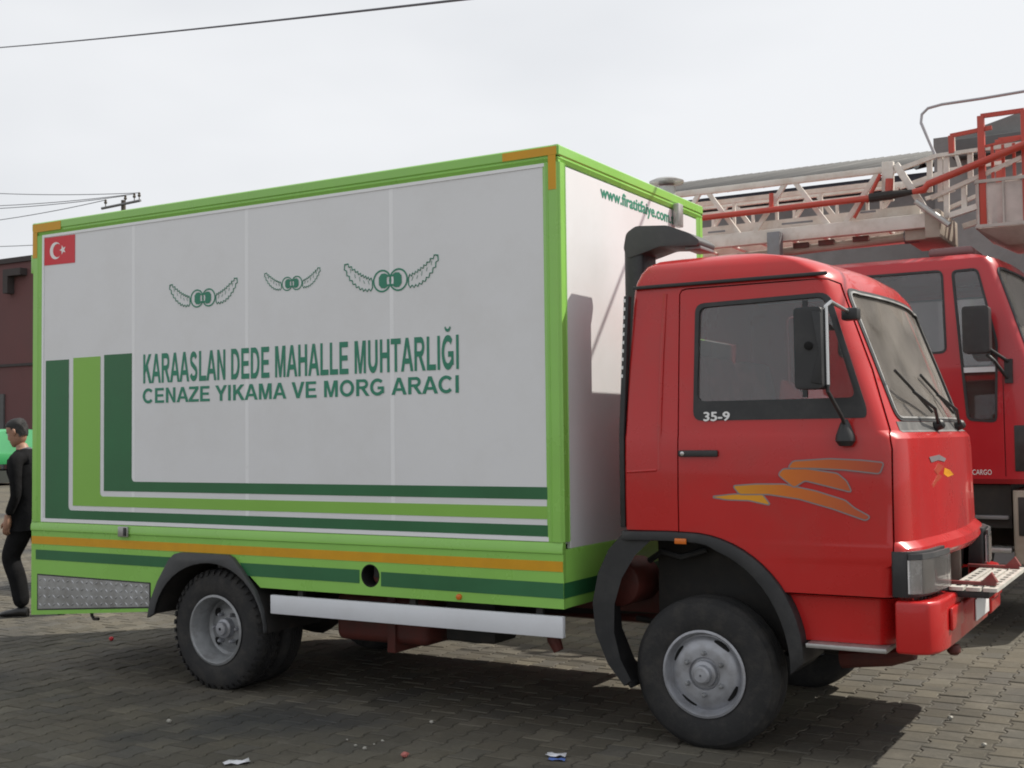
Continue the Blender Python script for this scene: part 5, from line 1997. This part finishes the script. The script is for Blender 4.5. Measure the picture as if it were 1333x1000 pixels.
# red lamp post frame left of the cage
m = MB()
beam(m, lp(1237, 177, LY), lp(1291, 166, LY), 0.016, 0.016)
beam(m, lp(1238, 177, LY), lp(1239, 200, LY), 0.022, 0.022)
m.build('lamp_frame', 'ladder_red', lad)
m = MB()
beam(m, lp(1240, 178, LY + 0.05), lp(1241, 203, LY + 0.05), 0.018, 0.018)
beam(m, lp(1245, 203, LY), lp(1252, 226, LY), 0.014, 0.014)
m.build('lamp_post', 'ladder_white', lad)
# cage: floor pan, meshed sides, red posts
CX0, CX1 = lp(1271, 260, LY).x, lp(1271, 260, LY).x + 1.0
CZ0, CZ1 = lp(1271, 296, LY).z, lp(1271, 238, LY).z
CT = lp(1281, 151, LY).z
YA, YB = LY - 0.02, LY2 + 0.25
cage = bpy.data.objects.new('rescue_cage', None)
COL.objects.link(cage)
cage.parent = fire
cage.location = -fire.location
for (xa, xb, ya, yb) in ((CX0, CX1, YA, YA + 0.004), (CX0, CX1, YB, YB + 0.004), (CX0 - 0.004, CX0, YA + 0.005, YB - 0.001), (CX1, CX1 + 0.004, YA + 0.005, YB - 0.001)):
    MB().box(xa, xb, ya, yb, CZ0 + 0.02, CZ1 - 0.02).build('cage_panel', 'mesh_sheet', cage)
for z in (CZ0, CZ1):
    for ya in (YA, YB):
        m = MB()
        beam(m, (CX0, ya - 0.012, z), (CX1, ya - 0.012, z), 0.011, 0.014)
        m.build('cage_rail', 'basket_mesh', cage)
    for xa in (CX0, CX1):
        m = MB()
        beam(m, (xa, YA, z), (xa, YB, z), 0.011, 0.014)
        m.build('cage_rail', 'basket_mesh', cage)
for k in range(6):
    x = CX0 + 0.02 + k * 0.2
    m = MB()
    beam(m, (x, YA - 0.014, CZ0), (x, YA - 0.014, CZ1), 0.007, 0.007)
    m.build('cage_bar', 'basket_mesh', cage)
m = MB()
V = [(CX0, YA, CZ0 - 0.015), (CX1, YA, CZ0 - 0.015), (CX1, YB, CZ0 - 0.015), (CX0, YB, CZ0 - 0.015), (CX0 + 0.22, YA + 0.2, CZ0 - 0.15), (CX1 - 0.1, YA + 0.2, CZ0 - 0.15), (CX1 - 0.1, YB - 0.2, CZ0 - 0.15), (CX0 + 0.22, YB - 0.2, CZ0 - 0.15)]
m.add(V, [(0, 1, 2, 3), (7, 6, 5, 4), (0, 4, 5, 1), (1, 5, 6, 2), (2, 6, 7, 3), (3, 7, 4, 0)])
m.build('cage_floor', 'basket_mesh', cage, fix=True, bev=0.01)
for xa in (CX0 + 0.055, CX0 + 0.40):
    for ya in (YA + 0.015, YB - 0.02):
        m = MB()
        beam(m, (xa, ya, CZ0), (xa, ya, CT), 0.028, 0.028)
        m.build('cage_post', 'ladder_red', cage, bev=0.005)
for ya in (YA + 0.015, YB - 0.02):
    m = MB()
    beam(m, (CX0 + 0.055, ya, CT), (CX0 + 0.40, ya, CT), 0.016, 0.018)
    m.build('cage_bar', 'ladder_red', cage)
for k in range(3):
    xa = CX0 + 0.14 + 0.085 * k
    m = MB()
    beam(m, (xa, YA + 0.015, CZ1 + 0.01), (xa, YA + 0.015, CZ1 + 0.30), 0.012, 0.012)
    m.build('cage_bar', 'ladder_red', cage)
m = MB()
beam(m, (CX0 + 0.085, YA + 0.015, CZ1 + 0.30), (CX0 + 0.40, YA + 0.015, CZ1 + 0.34), 0.012, 0.012)
m.build('cage_bar', 'ladder_red', cage)

# ================================================================== the walking man behind the truck's tail
def man():
    base = at(37, 801, 2, 0.0)
    gx, gy_ = base.x, base.y
    fwd = Vector((-0.93, -0.37, 0)).normalized()
    lft = Vector((-fwd.y, fwd.x, 0))              # his left: away from the camera is -lft? camera side is his left
    H = 1.86
    def W(f, l, z):
        return Vector((gx, gy_, 0)) + fwd * f + lft * l + Vector((0, 0, z * H / 1.80))
    root = thing('person', 'man in a dark suit walking with lowered head at the tail of the box truck', 'person', (gx, gy_, 0))
    J, E_, Rr = [], [], []

    def j(p, r, par=None):
        J.append(p)
        Rr.append(r)
        if par is not None:
            E_.append((par, len(J) - 1))
        return len(J) - 1
    pel = j(W(-0.05, 0, 0.97), (0.155, 0.125))
    wst = j(W(-0.02, 0, 1.10), (0.150, 0.115), pel)
    ch = j(W(0.02, 0, 1.28), (0.178, 0.140), wst)
    sh = j(W(0.045, 0, 1.43), (0.130, 0.085), ch)
    nk = j(W(0.065, 0, 1.50), (0.058, 0.060), sh)
    nk2 = j(W(0.095, 0, 1.565), (0.055, 0.060), nk)
    for s, (kf, kz, af, az, tf, tz) in ((1, (0.13, 0.53, 0.0, 0.075, 0.0, 0.0)), (-1, (-0.10, 0.52, -0.42, 0.17, 0.0, 0.0))):
        hp = j(W(-0.04, 0.09 * s, 0.90), (0.105, 0.105), pel)
        th = j(W((kf - 0.04) / 2, 0.095 * s, 0.72), (0.108, 0.108), hp)
        kn = j(W(kf, 0.10 * s, kz), (0.088, 0.090), th)
        cf = j(W((kf + af) / 2 - 0.02, 0.10 * s, (kz + az) / 2 + 0.03), (0.082, 0.086), kn)
        j(W(af, 0.10 * s, az), (0.070, 0.078), cf)
    hands = []
    for s, (ef, ez, hf, hz_) in ((1, (-0.02, 1.10, 0.075, 0.865)), (-1, (-0.12, 1.09, -0.10, 0.84))):
        so_ = j(W(0.03, 0.19 * s, 1.40), (0.075, 0.075), sh)
        up_ = j(W((0.03 + ef) / 2, 0.225 * s, 1.26), (0.060, 0.060), so_)
        el = j(W(ef, 0.245 * s, ez), (0.050, 0.052), up_)
        wr = j(W(hf - 0.01, 0.235 * s, hz_ + 0.05), (0.042, 0.042), el)
        hands.append((W(hf, 0.23 * s, hz_), s))
    me = bpy.data.meshes.new('body')
    me.from_pydata([tuple(p) for p in J], E_, [])
    o = bpy.data.objects.new('body', me)
    COL.objects.link(o)
    o.modifiers.new('s', 'SKIN')
    for v, r in zip(me.skin_vertices[0].data, Rr):
        v.radius = r
    me.skin_vertices[0].data[pel].use_root = True
    sb = o.modifiers.new('u', 'SUBSURF')
    sb.levels = sb.render_levels = 2
    dg = bpy.context.evaluated_depsgraph_get()
    dg.update()
    me2 = bpy.data.meshes.new_from_object(o.evaluated_get(dg))
    bpy.data.objects.remove(o)
    body_ = link('body', me2, 'suit', root, sm=60)
    me2.materials.append(MATS['skin'])
    for p in me2.polygons:
        if p.center.z > 1.505 * H / 1.80 and (p.center - W(0.08, 0, p.center.z * 1.80 / H)).length < 0.085:
            p.material_index = 1
    # jacket skirt
    V, F = [], []
    n = 28
    for (z, a, b, f0) in ((1.36, 0.150, 0.190, 0.03), (1.15, 0.165, 0.195, 0.0), (1.00, 0.172, 0.205, -0.02), (0.86, 0.190, 0.215, -0.025), (0.78, 0.198, 0.220, -0.025), (0.78, 0.180, 0.200, -0.025)):
        for k in range(n):
            t = 2 * pi * k / n
            V.append(W(f0 + a * cos(t) * (1 + 0.05 * cos(5 * t)), b * sin(t), z + 0.01 * sin(3 * t)))
    for i in range(5):
        for k in range(n):
            l = (k + 1) % n
            F.append((i * n + k, i * n + l, (i + 1) * n + l, (i + 1) * n + k))
    MB().add(V, F).build('jacket', 'suit', body_, fix=True, sm=60)
    # collar and lapel
    m = MB()
    m.tube([W(0.066 + 0.066 * cos(t), 0.064 * sin(t), 1.487 - 0.022 * cos(t)) for t in [2 * pi * k / 16 for k in range(16)]], 0.016, 6, closed=True)
    m.build('collar', 'shirt', body_)
    for s in (-1, 1):
        m = MB()
        m.tube([W(0.10, 0.055 * s, 1.475), W(0.172, 0.052 * s, 1.40), W(0.190, 0.035 * s, 1.30), W(0.175, 0.012 * s, 1.18)], [0.010, 0.022, 0.020, 0.006], 6)
        m.build('lapel', 'suit', body_)
    # head: sculpted from rings, tilted down
    hc = W(0.125, 0, 1.655)
    tilt = radians(20)
    prof = [  # z, front, back, half width
        (-0.120, 0.078, -0.005, 0.026), (-0.108, 0.088, 0.035, 0.045), (-0.085, 0.090, 0.060, 0.058), (-0.060, 0.088, 0.075, 0.066), (-0.030, 0.086, 0.088, 0.071),
        (0.000, 0.084, 0.097, 0.074), (0.020, 0.088, 0.101, 0.076), (0.045, 0.090, 0.103, 0.077), (0.075, 0.084, 0.100, 0.074), (0.098, 0.066, 0.088, 0.063), (0.114, 0.040, 0.062, 0.044), (0.122, 0.012, 0.03, 0.018)]
    V, F = [], []
    n = 32

    def HD(f, l, z):
        ff, zz = f * cos(tilt) + z * sin(tilt), -f * sin(tilt) + z * cos(tilt)
        return hc + fwd * ff + lft * l + Vector((0, 0, zz))
    for (z, fr, bk, w) in prof:
        for k in range(n):
            t = 2 * pi * k / n
            f = (fr if cos(t) > 0 else bk) * cos(t)
            l = w * sin(t)
            c_ = max(0, cos(t)) ** 12
            if -0.045 < z < 0.03:
                f += c_ * (0.026 * (1 - abs(z + 0.028) / 0.05) if z <= 0.0 else 0.006)      # nose
            if z == 0.0 or z == 0.020:
                f -= 0.008 * max(0, cos(t)) ** 2 * (1 if abs(sin(t)) > 0.25 else 0)           # eye sockets
            if abs(z + 0.085) < 0.01:
                f += c_ * 0.003
            V.append(HD(f, l, z))
    for i in range(len(prof) - 1):
        for k in range(n):
            l = (k + 1) % n
            F.append((i * n + k, i * n + l, (i + 1) * n + l, (i + 1) * n + k))
    F += [tuple(reversed(range(n))), tuple((len(prof) - 1) * n + k for k in range(n))]
    head = MB().add(V, F).build('head', 'skin', body_, fix=True, sm=70)
    for s in (-1, 1):
        m = MB()
        m.lathe([(0.002, -0.012), (0.010, -0.008), (0.013, 0.0), (0.010, 0.008), (0.002, 0.012)], HD(0.072, 0.031 * s, 0.006), fwd, 12)
        m.build('eye', 'eye_white', head)
        m = MB()
        m.tube([HD(0.090, 0.012 * s, 0.026), HD(0.087, 0.032 * s, 0.031), HD(0.074, 0.050 * s, 0.026)], [0.004, 0.005, 0.003], 6)
        m.build('eyebrow', 'hair', head)
        m = MB()
        m.tube([HD(-0.012, 0.076 * s, 0.028), HD(-0.022, 0.084 * s, 0.020), HD(-0.018, 0.083 * s, -0.008), HD(-0.006, 0.077 * s, -0.034)], [0.008, 0.015, 0.014, 0.006], 8)
        m.build('ear', 'skin', head, sm=70)
    m = MB()
    m.tube([HD(0.086, -0.022, -0.066), HD(0.097, 0.0, -0.064), HD(0.086, 0.022, -0.066)], [0.003, 0.006, 0.003], 6)
    m.build('mouth', 'lip', head, sm=70)
    # short dark hair: a cap that leaves the face free
    V, F = [], []
    hp_ = [(z, fr, bk, w) for (z, fr, bk, w) in ((-0.055, 0.0, 0.088, 0.071), (-0.03, 0.0, 0.100, 0.077), (0.0, 0.0, 0.109, 0.081), (0.03, 0.0, 0.114, 0.084), (0.055, 0.0, 0.115, 0.084), (0.080, 0.0, 0.112, 0.082), (0.105, 0.0, 0.100, 0.073), (0.123, 0.0, 0.074, 0.054), (0.133, 0.0, 0.035, 0.026))]
    for i, (z, _, bk, w) in enumerate(hp_):
        lim = 62 if z < 0.0 else (78 if z < 0.03 else (92 if z < 0.055 else (128 if z < 0.08 else 180)))
        fr = {0.080: 0.088, 0.105: 0.072, 0.123: 0.046, 0.133: 0.018}.get(z, 0.03)
        for k in range(n + 1):
            t = radians(180 - lim + 2 * lim * k / n)
            f = (fr if cos(t) > 0 else bk) * cos(t)
            jit = 1 + 0.022 * sin(7 * t + i) + 0.016 * sin(13 * t + 2.3 * i)
            V.append(HD(f * jit, w * sin(t) * jit, z))
    for i in range(len(hp_) - 1):
        for k in range(n):
            F.append((i * (n + 1) + k, i * (n + 1) + k + 1, (i + 1) * (n + 1) + k + 1, (i + 1) * (n + 1) + k))
    F.append(tuple((len(hp_) - 1) * (n + 1) + k for k in range(n + 1)))
    MB().add(V, F).build('hair', 'hair', body_, sm=70)
    # hands: palm, four bent fingers, thumb
    for hp_c, s in hands:
        m = MB()
        dn = (Vector((0, 0, -1)) + fwd * 0.18).normalized()
        m.tube([hp_c + Vector((0, 0, 0.06)), hp_c + dn * 0.0, hp_c + dn * 0.045, hp_c + dn * 0.07], [0.027, 0.036, 0.037, 0.028], 10)
        for q, ln in ((-1.5, 0.062), (-0.5, 0.075), (0.5, 0.080), (1.5, 0.070)):
            b0 = hp_c + dn * 0.062 + fwd * 0.017 * q
            b1 = b0 + dn * ln * 0.45
            b2_ = b1 + (dn * 0.8 - lft * s * 0.5).normalized() * ln * 0.35
            b3 = b2_ + (dn * 0.4 - lft * s * 0.8).normalized() * ln * 0.3
            m.tube([b0, b1, b2_, b3], [0.0095, 0.009, 0.0085, 0.007], 7)
        t0_ = hp_c + fwd * 0.028 + dn * 0.01
        m.tube([t0_, t0_ + fwd * 0.022 + dn * 0.026, t0_ + fwd * 0.026 + dn * 0.056 - lft * s * 0.008], [0.013, 0.011, 0.008], 7)
        m.build('hand', 'skin', body_, sm=70)
    # shoes
    for s, af, az, pit in ((1, 0.02, 0.10, 0.0), (-1, -0.42, 0.20, radians(38))):
        V, F = [], []
        secs = [(-0.075, 0.030, 0.085), (-0.06, 0.038, 0.095), (0.0, 0.040, 0.100), (0.06, 0.043, 0.075), (0.13, 0.048, 0.060), (0.18, 0.042, 0.048), (0.205, 0.022, 0.035)]
        n_ = 12
        an = Vector((gx, gy_, 0)) + fwd * af + lft * 0.10 * s
        hz0 = 0.0 if s == 1 else 0.10
        for (f, w, h) in secs:
            for k in range(n_):
                t = 2 * pi * k / n_
                z = h * 0.5 + h * 0.5 * sin(t)
                z = max(z, 0.004)
                l = w * cos(t)
                ff, zz = f * cos(pit) + z * sin(pit), -(f - 0.16) * sin(pit) + z * cos(pit)
                V.append(an + fwd * ff + lft * l + Vector((0, 0, zz)))
        for i in range(len(secs) - 1):
            for k in range(n_):
                l = (k + 1) % n_
                F.append((i * n_ + k, i * n_ + l, (i + 1) * n_ + l, (i + 1) * n_ + k))
        F += [tuple(reversed(range(n_))), tuple((len(secs) - 1) * n_ + k for k in range(n_))]
        MB().add(V, F).build('shoe', 'shoe', body_, fix=True, sm=50)


man()

# ================================================================== litter on the paving
def scrap(px, py, w, d, h, mats, label, rot, name='paper_scrap'):
    c = at(px, py, 2, 0.0)
    u = Vector((cos(rot), sin(rot), 0))
    v = Vector((-sin(rot), cos(rot), 0))
    V, F = [], []
    nu, nv = 4, 3
    for i in range(nu + 1):
        for k in range(nv + 1):
            V.append(c + u * w * (i / nu - 0.5) + v * d * (k / nv - 0.5) + Vector((0, 0, 0.004 + h * (0.5 + 0.5 * sin(i * 2.1 + k * 1.7 + px)))))
    for i in range(nu):
        for k in range(nv):
            a = i * (nv + 1) + k
            F.append((a, a + nv + 1, a + nv + 2, a + 1))
    o = MB().add(V, F).build(name, mats, sm=60)
    md = o.modifiers.new('t', 'SOLIDIFY')
    md.thickness = 0.002
    return tag(o, label, 'litter')


def pebble(px, py, r, m_, label, name='litter_crumb'):
    c = at(px, py, 2, 0.0)
    V, F = [], []
    n = 9
    for i in range(6):
        ph = -pi / 2 + pi * i / 5
        for k in range(n):
            t = 2 * pi * k / n
            q = 1 + 0.25 * sin(3 * t + i * 2 + px) + 0.15 * sin(5 * t + px * 0.7)
            V.append((c.x + r * q * cos(ph) * cos(t), c.y + r * q * cos(ph) * sin(t) * 0.8, r * 0.7 + r * 0.75 * sin(ph)))
    for i in range(5):
        for k in range(n):
            l = (k + 1) % n
            F.append((i * n + k, i * n + l, (i + 1) * n + l, (i + 1) * n + k))
    return tag(MB().add(V, F).build(name, m_, sm=60, fix=True), label, 'litter')


scrap(724, 985, 0.10, 0.05, 0.014, 'paper_white', 'crumpled white and blue wrapper on the shaded paving beside the truck', 0.3, 'wrapper')
c = at(724, 989, 2, 0.0)
scrap(725, 990, 0.085, 0.03, 0.008, 'paper_blue', 'small blue strip lying against the crumpled white wrapper', 0.3, 'wrapper')
scrap(308, 994, 0.13, 0.06, 0.012, 'paper_white', 'flat white paper scrap on the paving off the rear wheel', 0.9)
pebble(527, 986, 0.020, 'litter_pink', 'pinkish round litter piece on the shaded paving', 'litter_ball')
pebble(145, 834, 0.022, 'flag_red', 'small red litter piece behind the rear wheel')
pebble(562, 942, 0.013, 'litter_pale', 'pale litter crumb on the paving under the white side guard')
pebble(1237, 937, 0.016, 'litter_pale', 'pale pebble on the sunlit paving by the front bumper shadow', 'pebble')
pebble(1281, 972, 0.014, 'litter_pale', 'tiny pale pebble on open sunlit paving ahead of the truck', 'pebble')
pebble(1155, 866, 0.016, 'litter_pink', 'pinkish crumb on the sunlit paving under the bumper')
pebble(220, 941, 0.015, 'litter_pale', 'pale crumb on the shaded paving in front of the rear wheel')
for i, (a, b) in enumerate(((452, 964), (463, 972), (475, 976), (487, 970), (498, 966))):
    o = pebble(a, b, 0.006 + 0.003 * (i % 3), 'litter_pale', 'whitish crumb in the short trail of crumbs beside the truck')
    o['group'] = 'trail of whitish crumbs on the paving'
